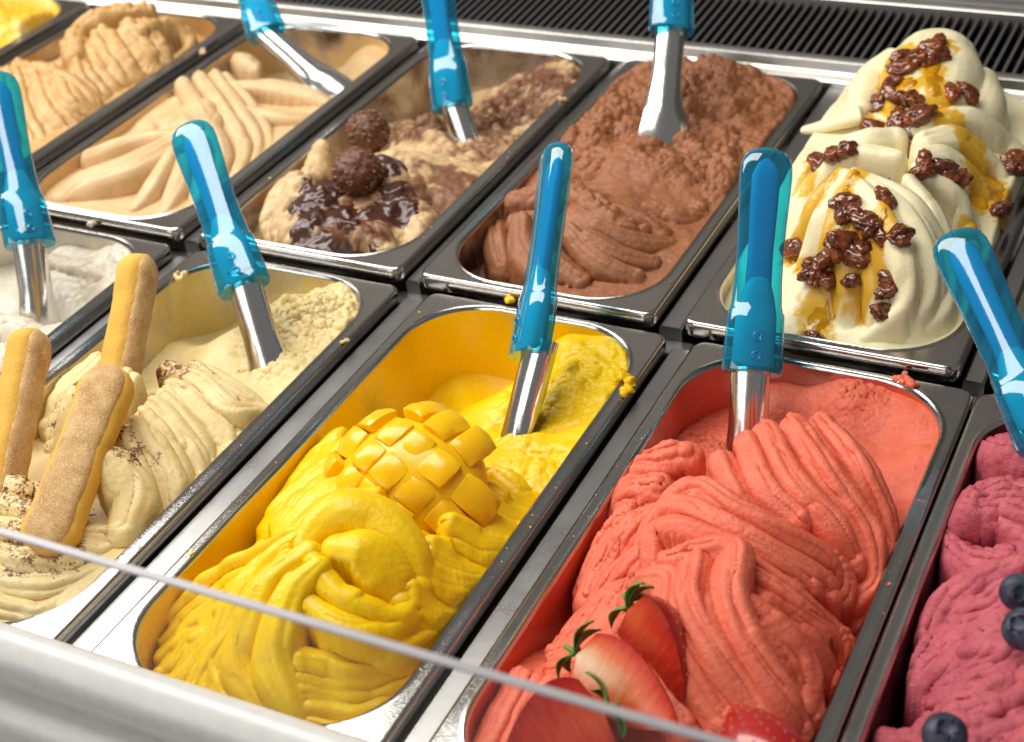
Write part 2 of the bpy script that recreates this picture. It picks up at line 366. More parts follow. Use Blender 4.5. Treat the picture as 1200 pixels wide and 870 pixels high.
def fan(A, B, n, bow=0.0):
    A = catmull(A, 4.0); B = catmull(B, 4.0); m = 9
    ra = np.linspace(0, len(A) - 1, m); rb = np.linspace(0, len(B) - 1, m)
    A = np.column_stack([np.interp(ra, np.arange(len(A)), A[:, c]) for c in range(3)]); B = np.column_stack([np.interp(rb, np.arange(len(B)), B[:, c]) for c in range(3)])
    out = []
    r_ = random.Random(int(abs(A).sum() * 10) % 9973); wt = [r_.uniform(.55, 1.55) for _ in range(n)]; cw = np.cumsum(wt) - np.array(wt) / 2; cw = (cw - cw[0]) / (cw[-1] - cw[0])
    for i in range(n):
        f = cw[i]; Q = A * (1 - f) + B * f; Q[:, 2] += bow * 4 * f * (1 - f); out.append(Q)
    gap = np.hypot(*(B - A)[:, :2].T) / max(1, n - 1)
    return out, [gap * w_ * n / sum(wt) for w_ in wt]
def make_gelato(key, g, mat, label, cat='gelato'):
    step = g.get('step', .9)
    us = np.arange(FS * 1000 - 1, (PW - FS) * 1000 + 1.01, step); vs = np.arange(FE * 1000 - 1 + g.get('v0', 0), min(g.get('v1', 400), (PL - FE) * 1000 + 1.01), step)
    U, V = np.meshgrid(us, vs)
    # base: smooth interpolation of control heights
    B = np.array(g['base'], float); num = 0; den = 0
    for bu, bv, bh in B:
        ww = 1 / ((U - bu) ** 2 + (V - bv) ** 2 + 60) ** 1.5; num = num + ww * bh; den = den + ww
    H = num / den
    seed = g.get('seed', 1)
    H = H + g.get('brough', g.get('rough', 0) * 1.0) * fbm(U * g.get('rs', .07) + seed, V * g.get('rs', .07), 5, .55)
    k = g.get('k', 1.2); s = seed
    for st in g['strokes']:
        s += 1
        if 'A' in st:
            cs, gap = fan(st['A'], st['B'], st['n'], st.get('bow', 0))
            r_ = random.Random(s)
            for i, Q in enumerate(cs):
                s += 1
                g_ = gap[i]; q = dict(st); q['p'] = Q + np.array([r_.gauss(0, .05) * g_.mean(), r_.gauss(0, .05) * g_.mean(), r_.gauss(0, .14) * st['a']])
                q['w'] = np.maximum(g_ * st.get('wf', .66) * r_.uniform(.95, 1.2), st.get('wmin', 2.2)); q['skew'] = st.get('skew', .35) + r_.uniform(-.15, .2)
                if st.get('taper', 1): q['w'] = q['w'] * np.array([.55, .85] + [1] * 5 + [.85, .5])
                H = apply_stroke(H, us, vs, q, st.get('k', k), s)
        else: H = apply_stroke(H, us, vs, st, st.get('k', k), s)
    r = g.get('rough', 0)
    if r:
        H = H + r * .45 * fbm(U * .22 + seed * 3, V * .22, 4, .6)
        cr = fbm(U * .13 + 40 + seed, V * .13, 3); H = H - r * .9 * np.clip(cr - .22, 0, 1) * 2
    fl = g.get('flake', 0)
    if fl:
        wx = fbm(U * .035 + 9, V * .035, 3) * 14; wy = fbm(U * .035 + 70, V * .035 + 5, 3) * 14
        n_ = fbm((U + wx) * .07 + seed, (V + wy) * .07, 4, .5); q_ = n_ * 7; fq = q_ - np.floor(q_); tr = (np.floor(q_) + np.clip(fq * 2.2 - .6, 0, 1)) / 7
        mk = np.zeros_like(H)
        for (cu, cv, rad) in g['flakes']: mk = np.maximum(mk, np.clip((1.25 - np.hypot(U - cu, V - cv) / rad) * 2, 0, 1))
        H = H + fl * mk * (tr * 1.3 + .22 * fbm(U * .3, V * .3, 3, .6))
    for (cu, cv, rad, amp, sc) in g.get('crumb', []):
        msk = np.clip(1.3 - np.hypot(U - cu, V - cv) / rad, 0, 1); n_ = fbm(U * sc + seed + 3 * fbm(U * .05, V * .05, 2), V * sc + 7, 5, .62)
        H = H + amp * msk * (n_ * 1.2 + .7 * (1 - 2 * np.abs(fbm(U * sc * 2.3, V * sc * 2.3, 4, .6))))
    for _ in range(g.get('soft', 2)):   # melt the sharpest steps a little
        p_ = np.pad(H, 1, mode='edge'); H = (p_[:-2, 1:-1] + p_[2:, 1:-1] + p_[1:-1, :-2] + p_[1:-1, 2:]) * .125 + p_[1:-1, 1:-1] * .5
    # keep inside the opening
    din = inset_sdf(U, V)
    lim = g.get('edge', -3) + g.get('eslope', 2.4) * np.maximum(din, -1) + 1.2 * fbm(U * .1 + 3, V * .1, 3)
    H = -smax(-H, -lim, 3.0)
    nv, nu = H.shape; keep = din > -1.0
    idx = np.full(H.shape, -1); idx[keep] = np.arange(keep.sum())
    # sideways drift of the crests so that folds lean over a little
    gy, gx = np.gradient(H, step)
    lean = g.get('lean', .25)
    cl = np.clip(din / 6, 0, 1)
    Hs = H.copy()
    UU = U - lean * np.clip(gx, -1.6, 1.6) * cl; VV = V - lean * np.clip(gy, -1.6, 1.6) * cl
    co = np.column_stack([UU[keep], VV[keep], H[keep]]) / 1000.0
    a, b, c, d = idx[:-1, :-1], idx[:-1, 1:], idx[1:, 1:], idx[1:, :-1]
    ok = (a >= 0) & (b >= 0) & (c >= 0) & (d >= 0)
    F4 = np.column_stack([a[ok], b[ok], c[ok], d[ok]])
    me = bpy.data.meshes.new('gelato'); me.vertices.add(len(co)); me.vertices.foreach_set('co', co.ravel())
    me.loops.add(F4.size); me.loops.foreach_set('vertex_index', F4.ravel()); me.polygons.add(len(F4))
    me.polygons.foreach_set('loop_start', np.arange(0, F4.size, 4)); me.polygons.foreach_set('loop_total', np.full(len(F4), 4))
    me.update(calc_edges=True); me.polygons.foreach_set('use_smooth', np.ones(len(F4), bool))
    for nm in ('tint', 'tint2'):
        if nm in g:
            tv = np.zeros(H.shape, np.float32)
            for q in g[nm]:
                if len(q) == 5:
                    cu, cv, rad, amt, sc = q; e = np.clip(1.5 - np.hypot(U - cu, V - cv) / rad, 0, 1)
                    tv = np.maximum(tv, np.clip((fbm(U * sc + cu, V * sc + cv, 5, .6) * .9 + e * 1.1 - .55) * 2.2, 0, 1) * amt * np.clip(e * 2, 0, 1))
                else:
                    P, wd, amt = q; P = catmull(np.column_stack([np.asarray(P, float), np.asarray(P, float)[:, :1] * 0]), 3.0)
                    D, T, S, _ = polydist(H.shape, us, vs, P, np.full(len(P), wd), 1.6)
                    ed = D / wd + .55 * fbm(U * .25, V * .25, 3); tv = np.maximum(tv, np.clip((1.0 - ed) * 3.5, 0, 1) * amt)
            at = me.attributes.new(nm, 'FLOAT', 'POINT'); at.data.foreach_set('value', tv[keep].astype(np.float32))
    o = put('gelato', me, mat, None, PAN_ORG[key]); tag(o, label, cat, 'gelato heaps in the steel pans')
    o['_H'] = 0; del o['_H']
    SURF[key] = (us, vs, H)
    return o
SURF = {}
def surf_z(key, u, v):
    us, vs, H = SURF[key]; i = int(np.clip(round((u - us[0]) / (us[1] - us[0])), 0, len(us) - 1)); j = int(np.clip(round((v - vs[0]) / (vs[1] - vs[0])), 0, len(vs) - 1))
    return float(H[j, i])
def pan_point(key, u, v, h): return Vector(PAN_ORG[key]) + Vector((u, v, h)) / 1000
def lump_mesh(name, rad, seed, amp=.25, sub=3, freq=2.0, squash=(1, 1, 1)):
    from mathutils import noise as mn
    bm = bmesh.new(); bmesh.ops.create_icosphere(bm, subdivisions=sub, radius=1)
    for v in bm.verts:
        n = mn.fractal(v.co * freq + Vector((seed * 3.7, seed, 0)), 1, 2, 3); d = v.co.normalized() * rad * (1 + amp * n)
        v.co = Vector((d.x * squash[0], d.y * squash[1], d.z * squash[2]))
    m = bpy.data.meshes.new(name); bm.to_mesh(m); bm.free(); m.polygons.foreach_set('use_smooth', [True] * len(m.polygons)); return m

GEL = {
'mango': {'seed': 3, 'step': 0.75, 'k': 0.7, 'edge': -3, 'lean': 0.9, 'rough': 0.0, 'brough': 1.2, 'rs': 0.03, 'base': [(20, 60, -38), (20, 180, -45), (20, 300, -62), (60, 335, -60), (82, 200, -9), (82, 100, -5), (150, 200, -10), (152, 100, -8), (82, 15, -8), (40, 12, -24), (28, 120, -35), (60, 260, -44), (140, 25, -8), (158, 335, 0), (158, 300, 0), (158, 260, -2), (135, 346, 0), (112, 346, -6), (140, 300, -3), (120, 305, -6), (105, 300, -12), (94, 318, -26), (112, 270, -12), (96, 275, -30), (130, 240, -8), (152, 240, -4)], 'strokes': [{'A': [(21.5, 208.4, 2), (16.5, 178.6, -2), (8.5, 154.1, -16), (10.2, 137.7, -24)], 'B': [(109.2, 118.6, 34), (90.1, 106.6, 38), (80.7, 81.0, 34), (65.4, 82.4, 20)], 'n': 9, 'a': 9.315, 'wf': 0.648, 'streak': 0.57, 'wob': 0.9, 'sq': 1.25, 'skew': 0.5, 'rough': 0.0}, {'A': [(125.1, 199.2, 8), (142.3, 193.9, 2), (153.9, 200.9, -6)], 'B': [(139.1, 88.5, 24), (147.7, 96.3, 9), (151.6, 117.9, -5)], 'n': 7, 'a': 10.8675, 'wf': 0.675, 'streak': 0.46, 'skew': 0.5, 'wob': 0.6, 'sq': 1.25, 'rough': 0.0}, {'A': [(77.4, 89.9, 34), (47.2, 84.0, 16), (16.4, 71.5, -6), (5.3, 53.1, -20)], 'B': [(80.0, 75.0, 36), (58.8, 52.9, 18), (43.8, 35.0, -2), (34.1, 19.6, -14)], 'n': 6, 'a': 7.7625, 'wf': 0.648, 'streak': 0.92, 'wob': 1.5, 'sq': 1.25, 'skew': 0.5, 'rough': 0.0}, {'A': [(80.0, 75.0, 36), (66.3, 53.4, 20), (51.1, 32.6, 0), (43.0, 15.9, -10)], 'B': [(90.1, 60.2, 38), (81.8, 39.1, 24), (73.1, 22.4, 6), (80.6, 8.6, -3)], 'n': 4, 'a': 9.315, 'wf': 0.675, 'streak': 0.92, 'wob': 1.2, 'sq': 1.25, 'skew': 0.5, 'rough': 0.0}, {'p': [(120.2, 57.3, 26), (141.0, 65.2, 14), (150.2, 99.9, 0), (151.5, 121.6, -6)], 'w': [6.3, 7.2, 6.3, 3.6], 'a': 10.8, 'streak': 0.46, 'skew': 0.3, 'rough': 0.0, 'ribs': 2, 'ribamp': 1.29}, {'p': [(117.2, 49.8, 22), (139.2, 59.9, 10), (151.3, 84.8, -3)], 'w': [5.4, 7.2, 5.4], 'a': 10.8, 'streak': 0.46, 'skew': 0.3, 'rough': 0.0, 'ribs': 2, 'ribamp': 1.29}, {'p': [(110.6, 34.5, 18), (131.2, 45.4, 8), (147.6, 69.7, -5)], 'w': [5.4, 7.2, 5.4], 'a': 10.8, 'streak': 0.52, 'wob': 1.2, 'skew': 0.3, 'rough': 0.0, 'ribs': 2, 'ribamp': 1.29}, {'p': [(113.3, 27.7, 10), (133.8, 39.4, 2), (146.8, 58.5, -6)], 'w': [5.4, 7.2, 5.4], 'a': 10.8, 'streak': 0.52, 'wob': 1.2, 'skew': 0.3, 'rough': 0.0, 'ribs': 2, 'ribamp': 1.29}, {'p': [(118.7, 21.8, 4), (137.8, 31.2, -3), (147.0, 45.7, -7)], 'w': [5.4, 7.2, 4.5], 'a': 9.45, 'streak': 0.52, 'wob': 1.2, 'skew': 0.3, 'rough': 0.0, 'ribs': 2, 'ribamp': 1.29}, {'p': [(124.2, 15.9, -3), (141.2, 21.2, -5), (148.4, 31.5, -7)], 'w': [4.5, 6.3, 4.5], 'a': 8.1, 'streak': 0.57, 'wob': 1.2, 'rough': 0.0, 'ribs': 2, 'ribamp': 1.13}, {'p': [(78.7, 85.4, 38), (65.6, 66.5, 30), (62.7, 46.4, 20), (64.9, 28.6, 4), (84.8, 11.2, -4)], 'w': [4.5, 7.2, 8.1, 8.1, 5.4], 'a': 12.15, 'streak': 0.69, 'skew': 0.2, 'rough': 0.0, 'ribs': 3, 'ribamp': 1.43}, {'p': [(91.9, 77.3, 42), (79.4, 56.7, 36), (79.7, 39.9, 28), (80.0, 27.1, 14), (93.7, 18.4, 4), (109.0, 12.2, -3)], 'w': [5.4, 8.1, 9.0, 9.0, 8.1, 5.4], 'a': 13.5, 'streak': 0.46, 'skew': 0.2, 'sq': 2.3, 'rough': 0.0, 'ribs': 3, 'ribamp': 1.43}, {'p': [(102.5, 69.5, 42), (95.7, 54.0, 37), (97.3, 35.6, 28), (101.5, 26.4, 19), (113.6, 17.2, 6), (120.3, 12.7, -3)], 'w': [4.5, 8.1, 9.9, 9.9, 8.1, 5.4], 'a': 14.85, 'streak': 0.4, 'skew': 0.2, 'sq': 2.3, 'rough': 0.0, 'ribs': 3, 'ribamp': 1.43}, {'p': [(104.8, 53.9, 32), (123.7, 52.1, 28), (138.3, 64.2, 20), (145.0, 91.0, 10)], 'w': [4.5, 6.3, 6.3, 3.6], 'a': 10.8, 'streak': 0.4, 'rough': 0.0, 'ribs': 2, 'ribamp': 1.13}, {'p': [(82.5, 84.7, 38), (85.6, 97.3, 44), (93.7, 107.5, 48), (107.8, 112.1, 44), (125.5, 105.3, 34), (136.8, 94.9, 20)], 'w': [6, 9, 12, 13, 12, 8], 'a': 13, 'sq': 2.2, 'streak': 0.07, 'rough': 0.0, 'ribs': 4, 'ribamp': 0.36}, {'p': [(104.0, 84.9, 42), (115.7, 89.2, 42), (128.3, 86.5, 32), (135.1, 82.8, 20)], 'w': [9, 13, 13, 8], 'a': 11, 'sq': 2.4, 'streak': 0.06, 'rough': 0.0, 'ribs': 4, 'ribamp': 0.36}, {'p': [(106.8, 67.6, 38), (118.3, 62.8, 34), (129.9, 66.6, 28), (138.9, 72.9, 20), (139.5, 89.0, 16)], 'w': [4, 5, 6, 6, 4], 'a': 8, 'streak': 0.11, 'skew': -0.3, 'rough': 0.0, 'ribs': 2, 'ribamp': 0.27}, {'p': [(98.6, 71.3, 42), (110.6, 63.8, 36), (122.8, 64.4, 33)], 'w': [4, 5, 3.5], 'a': 8, 'streak': 0.11, 'rough': 0.0, 'ribs': 2, 'ribamp': 0.22}], 'crumb': [(150, 338, 20, 2.4, 0.12), (115, 300, 34, 2.6, 0.1)], 'mat': {'col': (0.96, 0.66, 0.004), 'col2': (0.9, 0.56, 0.002), 'rough': 0.3, 'sss': 0.1, 'rad': (1, 0.85, 0.1), 'fine': 0.5, 'fdist': 0.0008, 'fscale': 1000}, 'label': 'glossy bright yellow mango gelato with a folded lobe and long pleats', 'flake': 4.2, 'flakes': [(112, 310, 36), (125, 285, 34), (110, 265, 24), (135, 225, 22)], 'soft': 1},
'straw': {'seed': 11, 'step': 0.75, 'k': 0.6, 'edge': -2, 'lean': 1.0, 'rough': 0.25, 'brough': 1.6, 'rs': 0.05, 'base': [(20, 40, -14), (20, 150, -36), (20, 250, -36), (20, 330, -34), (60, 345, -14), (100, 350, -4), (145, 335, -3), (157, 300, -3), (157, 240, -6), (120, 310, -16), (120, 260, -26), (70, 310, -30), (82, 200, 0), (82, 100, 10), (145, 180, -28), (152, 60, -30), (152, 120, -35), (82, 20, -2), (40, 25, -2)], 'strokes': [{'p': [(36.9, 240.7, 16), (18.5, 237.5, 8), (-15.2, 265.3, -33)], 'w': [10, 12, 9], 'a': 12, 'rough': 2.2, 'streak': 0.69, 'ribs': 4, 'ribamp': 1.95}, {'p': [(34.8, 209.3, 16), (15.8, 208.4, 6), (5.5, 203.0, -10)], 'w': [9, 12, 9], 'a': 12, 'rough': 1.8, 'streak': 0.8, 'ribs': 4, 'ribamp': 1.95}, {'p': [(51.2, 185.5, 22), (36.4, 176.4, 14), (29.4, 158.7, 4), (27.4, 140.8, -4)], 'w': [9, 12, 12, 9], 'a': 12, 'rough': 0.8, 'streak': 1.03, 'ribs': 4, 'ribamp': 1.95}, {'p': [(58.5, 155.8, 26), (47.4, 144.2, 16), (41.2, 128.0, 6), (38.3, 111.0, -2)], 'w': [9, 12, 12, 9], 'a': 12, 'rough': 0.8, 'streak': 1.03, 'ribs': 4, 'ribamp': 1.95}, {'p': [(26.8, 187.7, 8), (21.1, 169.8, -2), (21.0, 149.7, -8)], 'w': [7, 9, 7], 'a': 10, 'rough': 1.5, 'streak': 0.92, 'ribs': 3, 'ribamp': 1.95}, {'p': [(42.9, 132.6, 8), (34.6, 119.7, 0), (28.1, 108.5, -6)], 'w': [8, 10, 7], 'a': 10, 'rough': 1.5, 'streak': 0.92, 'ribs': 3, 'ribamp': 1.95}, {'p': [(62.8, 228.2, 26), (80.4, 204.9, 26), (91.5, 190.5, 24)], 'w': [5.28, 7.04, 6.16], 'a': 12.6, 'rough': 0.525, 'streak': 0.57, 'wob': 0.0, 'ribs': 2, 'ribamp': 1.72}, {'p': [(71.6, 242.5, 30), (92.5, 209.6, 30), (112.7, 198.1, 24)], 'w': [5.28, 7.04, 6.16], 'a': 14.0, 'streak': 0.57, 'skew': 0.25, 'rough': 0.0, 'wob': 0.0, 'ribs': 2, 'ribamp': 1.72}, {'p': [(78.5, 252.0, 31), (104.4, 216.1, 31), (129.8, 201.9, 20), (141.2, 195.9, 6)], 'w': [6.16, 7.48, 7.48, 5.28], 'a': 15.4, 'streak': 0.57, 'skew': 0.25, 'rough': 0.0, 'wob': 0.0, 'ribs': 2, 'ribamp': 1.82}, {'p': [(89.3, 264.1, 29), (116.3, 231.0, 29), (143.3, 211.5, 13), (152.0, 195.3, 0), (145.1, 180.5, -6)], 'w': [6.16, 7.92, 7.92, 7.04, 4.4], 'a': 15.4, 'streak': 0.57, 'skew': 0.3, 'rough': 0.0, 'wob': 0.0, 'ribs': 3, 'ribamp': 1.93}, {'p': [(100.9, 275.6, 26), (130.3, 244.9, 25), (152.1, 221.6, 2), (158.7, 195.2, -10), (145.5, 175.8, -14)], 'w': [5.28, 7.92, 7.92, 7.04, 5.28], 'a': 16.8, 'streak': 0.57, 'skew': 0.3, 'rough': 0.0, 'wob': 0.0, 'ribs': 3, 'ribamp': 1.93}, {'p': [(60.6, 139.4, 24), (55.3, 155.7, 32), (68.6, 157.8, 40), (92.5, 154.6, 40), (114.7, 154.8, 34), (131.4, 157.7, 20)], 'w': [3.52, 5.28, 6.6, 7.04, 7.04, 4.4], 'a': 14.0, 'streak': 0.57, 'skew': -0.3, 'rough': 0.0, 'wob': 0.0, 'ribs': 2, 'ribamp': 1.72}, {'p': [(49.2, 153.1, 20), (50.4, 168.0, 30), (61.0, 171.9, 40), (84.7, 163.7, 43), (110.8, 160.4, 36), (131.6, 167.8, 20), (138.2, 165.7, 10)], 'w': [3.52, 5.28, 7.04, 7.48, 7.48, 7.04, 4.4], 'a': 14.0, 'streak': 0.57, 'skew': -0.3, 'rough': 0.0, 'wob': 0.0, 'ribs': 2, 'ribamp': 1.82}, {'p': [(49.6, 172.8, 26), (55.0, 180.6, 36), (68.2, 184.4, 43), (89.9, 175.6, 42), (112.2, 176.5, 34), (133.6, 183.6, 16), (140.0, 177.1, 4), (134.3, 165.8, 0)], 'w': [3.52, 4.4, 6.16, 7.48, 7.92, 7.48, 6.16, 4.4], 'a': 15.4, 'streak': 0.57, 'skew': -0.3, 'rough': 0.0, 'wob': 0.0, 'ribs': 3, 'ribamp': 1.93}, {'p': [(67.7, 178.5, 40), (74.7, 174.6, 37), (69.5, 169.8, 34)], 'w': [2.64, 3.52, 2.64], 'a': 7.0, 'rough': 0.0, 'wob': 0.0, 'ribs': 1, 'ribamp': 0.86, 'streak': 0.29}, {'p': [(106.9, 145.1, 36), (127.7, 143.2, 26), (146.9, 147.5, 2), (153.1, 141.5, -12)], 'w': [8.8, 13.2, 12.32, 7.92], 'a': 16.8, 'rough': 0.77, 'streak': 0.8, 'wob': 0.0, 'ribs': 4, 'ribamp': 1.95}, {'p': [(120.7, 127.6, 32), (139.7, 130.8, 12), (150.2, 130.4, -8)], 'w': [7.04, 10.56, 7.04], 'a': 15.4, 'rough': 0.77, 'streak': 0.8, 'wob': 0.0, 'ribs': 4, 'ribamp': 1.95}, {'p': [(117.9, 112.6, 34), (136.7, 108.9, 18), (151.6, 98.6, 2)], 'w': [6.16, 8.8, 7.04], 'a': 15.4, 'rough': 0.63, 'streak': 0.69, 'wob': 0.0, 'ribs': 3, 'ribamp': 1.95}, {'p': [(57.0, 121.5, 22), (67.8, 107.4, 22), (85.3, 81.7, 20), (103.5, 64.6, 12)], 'w': [5.28, 7.04, 7.92, 7.04], 'a': 12.6, 'rough': 0.35, 'streak': 0.69, 'skew': 0.3, 'wob': 0.0, 'ribs': 3, 'ribamp': 1.93}, {'p': [(58.7, 126.3, 28), (74.9, 123.4, 36), (84.8, 97.9, 36), (101.1, 82.5, 28), (118.4, 71.6, 16)], 'w': [4.4, 7.04, 8.8, 8.8, 7.04], 'a': 15.4, 'streak': 0.63, 'skew': 0.3, 'rough': 0.0, 'wob': 0.0, 'ribs': 3, 'ribamp': 1.95}, {'p': [(70.2, 135.5, 36), (83.9, 135.1, 43), (91.3, 109.8, 42), (108.6, 91.0, 34), (128.2, 81.9, 20), (138.7, 73.1, 12)], 'w': [4.4, 7.04, 9.24, 9.68, 8.8, 6.16], 'a': 16.8, 'streak': 0.57, 'skew': 0.3, 'rough': 0.0, 'wob': 0.0, 'ribs': 3, 'ribamp': 1.95}, {'p': [(80.8, 137.7, 42), (99.8, 141.0, 48), (105.6, 117.5, 45), (120.8, 98.4, 34), (141.9, 86.5, 18), (150.2, 84.5, 5)], 'w': [4.4, 7.04, 8.8, 8.8, 7.92, 5.28], 'a': 18.2, 'streak': 0.57, 'skew': 0.35, 'rough': 0.0, 'wob': 0.0, 'ribs': 3, 'ribamp': 1.95}, {'p': [(108.4, 119.7, 40), (125.9, 117.9, 32), (141.3, 112.8, 16), (147.8, 98.4, 6)], 'w': [4.4, 7.04, 7.04, 4.4], 'a': 12.6, 'rough': 0.35, 'wob': 0.0, 'ribs': 2, 'ribamp': 1.72, 'streak': 0.29}, {'A': [(54.6, 121.4, 16), (39.1, 109.9, 2), (24.7, 101.1, -6)], 'B': [(66.7, 78.0, 22), (52.5, 70.6, 8), (34.6, 70.5, -4)], 'n': 7, 'a': 6.44, 'wf': 0.72, 'rough': 0.392, 'wob': 0.6, 'streak': 0.8, 'sq': 1.25, 'skew': 0.5}, {'A': [(17.0, 76.0, -2), (16.7, 51.7, -6), (18.1, 29.9, -8)], 'B': [(62.2, 68.1, 14), (61.2, 41.7, 8), (65.4, 13.8, 2)], 'n': 8, 'a': 7.245, 'wf': 0.675, 'rough': 0.392, 'wob': 0.6, 'streak': 0.8, 'sq': 1.25, 'skew': 0.5}], 'crumb': [(30, 300, 28, 3, 0.12), (100, 348, 24, 2, 0.12), (158, 250, 12, 2.5, 0.12), (25, 190, 22, 2.5, 0.11)], 'mat': {'col': (0.9, 0.215, 0.125), 'col2': (0.78, 0.135, 0.068), 'rough': 0.42, 'sss': 0.08, 'rad': (1, 0.4, 0.25), 'fine': 0.68, 'fdist': 0.0011, 'fscale': 1300, 'specks': ((0.25, 0.02, 0.015), 0.73)}, 'label': 'coral pink strawberry gelato with thick fanned folds and scraped far end', 'flake': 1.6, 'flakes': [(30, 300, 32), (30, 200, 28), (100, 345, 26), (150, 245, 16), (140, 120, 26)], 'soft': 0},
'berry': {'seed': 23, 'step': 0.9, 'k': 0.8, 'edge': -4, 'lean': 1.0, 'rough': 0.7, 'brough': 2.5, 'rs': 0.05, 'v0': 60, 'base': [(18, 60, -70), (18, 150, -80), (18, 250, -80), (18, 320, -70), (60, 200, 10), (90, 100, 20), (90, 200, 25), (90, 300, 10), (90, 345, -30), (40, 345, -60)], 'strokes': [{'p': [(3.0, 354.9, -33), (30.2, 299.4, 18), (60.3, 293.5, 20)], 'w': [10.45, 13.3, 13.3], 'a': 15.6, 'rough': 3.2, 'streak': 1.15, 'ribs': 6, 'ribamp': 1.95}, {'p': [(21.4, 251.7, 14), (38.3, 256.9, 20), (68.4, 241.8, 24)], 'w': [14.25, 19.0, 19.0], 'a': 19.2, 'rough': 3.2, 'streak': 1.15, 'ribs': 8, 'ribamp': 1.95}, {'p': [(19.6, 227.4, 0), (36.0, 212.1, 12), (61.5, 215.7, 22)], 'w': [8.55, 12.35, 13.3], 'a': 14.4, 'rough': 2.8, 'streak': 1.15, 'ribs': 6, 'ribamp': 1.95}, {'p': [(10.9, 239.4, -4), (25.4, 218.0, 4), (38.5, 211.4, 8)], 'w': [5.7, 7.6, 7.6], 'a': 9.6, 'rough': 2.4, 'streak': 1.15, 'ribs': 3, 'ribamp': 1.85}, {'A': [(50.4, 171.3, 30), (30.7, 164.6, 14), (17.3, 143.0, -8)], 'B': [(77.9, 133.5, 38), (64.6, 118.1, 28), (39.7, 110.7, 8)], 'n': 8, 'a': 4.8, 'wf': 0.675, 'rough': 2.0, 'wob': 2, 'streak': 1.15}, {'A': [(83.2, 126.2, 32), (47.9, 101.9, 20), (16.4, 103.8, -2)], 'B': [(89.4, 91.0, 30), (59.8, 77.6, 22), (30.1, 63.7, 4)], 'n': 4, 'a': 8.4, 'wf': 0.63, 'rough': 1.6, 'wob': 2, 'streak': 1.15}, {'p': [(52.2, 203.5, 24), (35.2, 196.7, 14), (22.8, 185.2, 4), (18.7, 171.3, -4)], 'w': [6, 9, 9, 6], 'a': 12, 'streak': 1.03, 'rough': 1.2, 'skew': 0.3, 'ribs': 4, 'ribamp': 1.95}, {'p': [(60.6, 186.4, 28), (45.2, 174.4, 18), (32.7, 157.5, 8), (24.0, 141.4, -4)], 'w': [6, 9, 9, 6], 'a': 12, 'streak': 1.03, 'rough': 1.2, 'skew': 0.3, 'ribs': 4, 'ribamp': 1.95}, {'p': [(70.1, 161.9, 32), (57.4, 148.6, 22), (45.3, 132.7, 12), (34.9, 117.5, 2)], 'w': [6, 9, 9, 6], 'a': 12, 'streak': 1.03, 'rough': 1.2, 'skew': 0.3, 'ribs': 4, 'ribamp': 1.95}], 'mat': {'col': (0.62, 0.135, 0.165), 'col2': (0.44, 0.07, 0.1), 'rough': 0.5, 'sss': 0.12, 'rad': (1, 0.35, 0.35), 'fine': 0.6, 'fdist': 0.0016, 'fscale': 1100, 'specks': ((0.16, 0.015, 0.03), 0.7)}, 'label': 'dusky purple pink berry gelato heaped in rough lumps', 'flake': 3, 'flakes': [(80, 300, 70), (80, 200, 80), (80, 100, 80)], 'soft': 0},
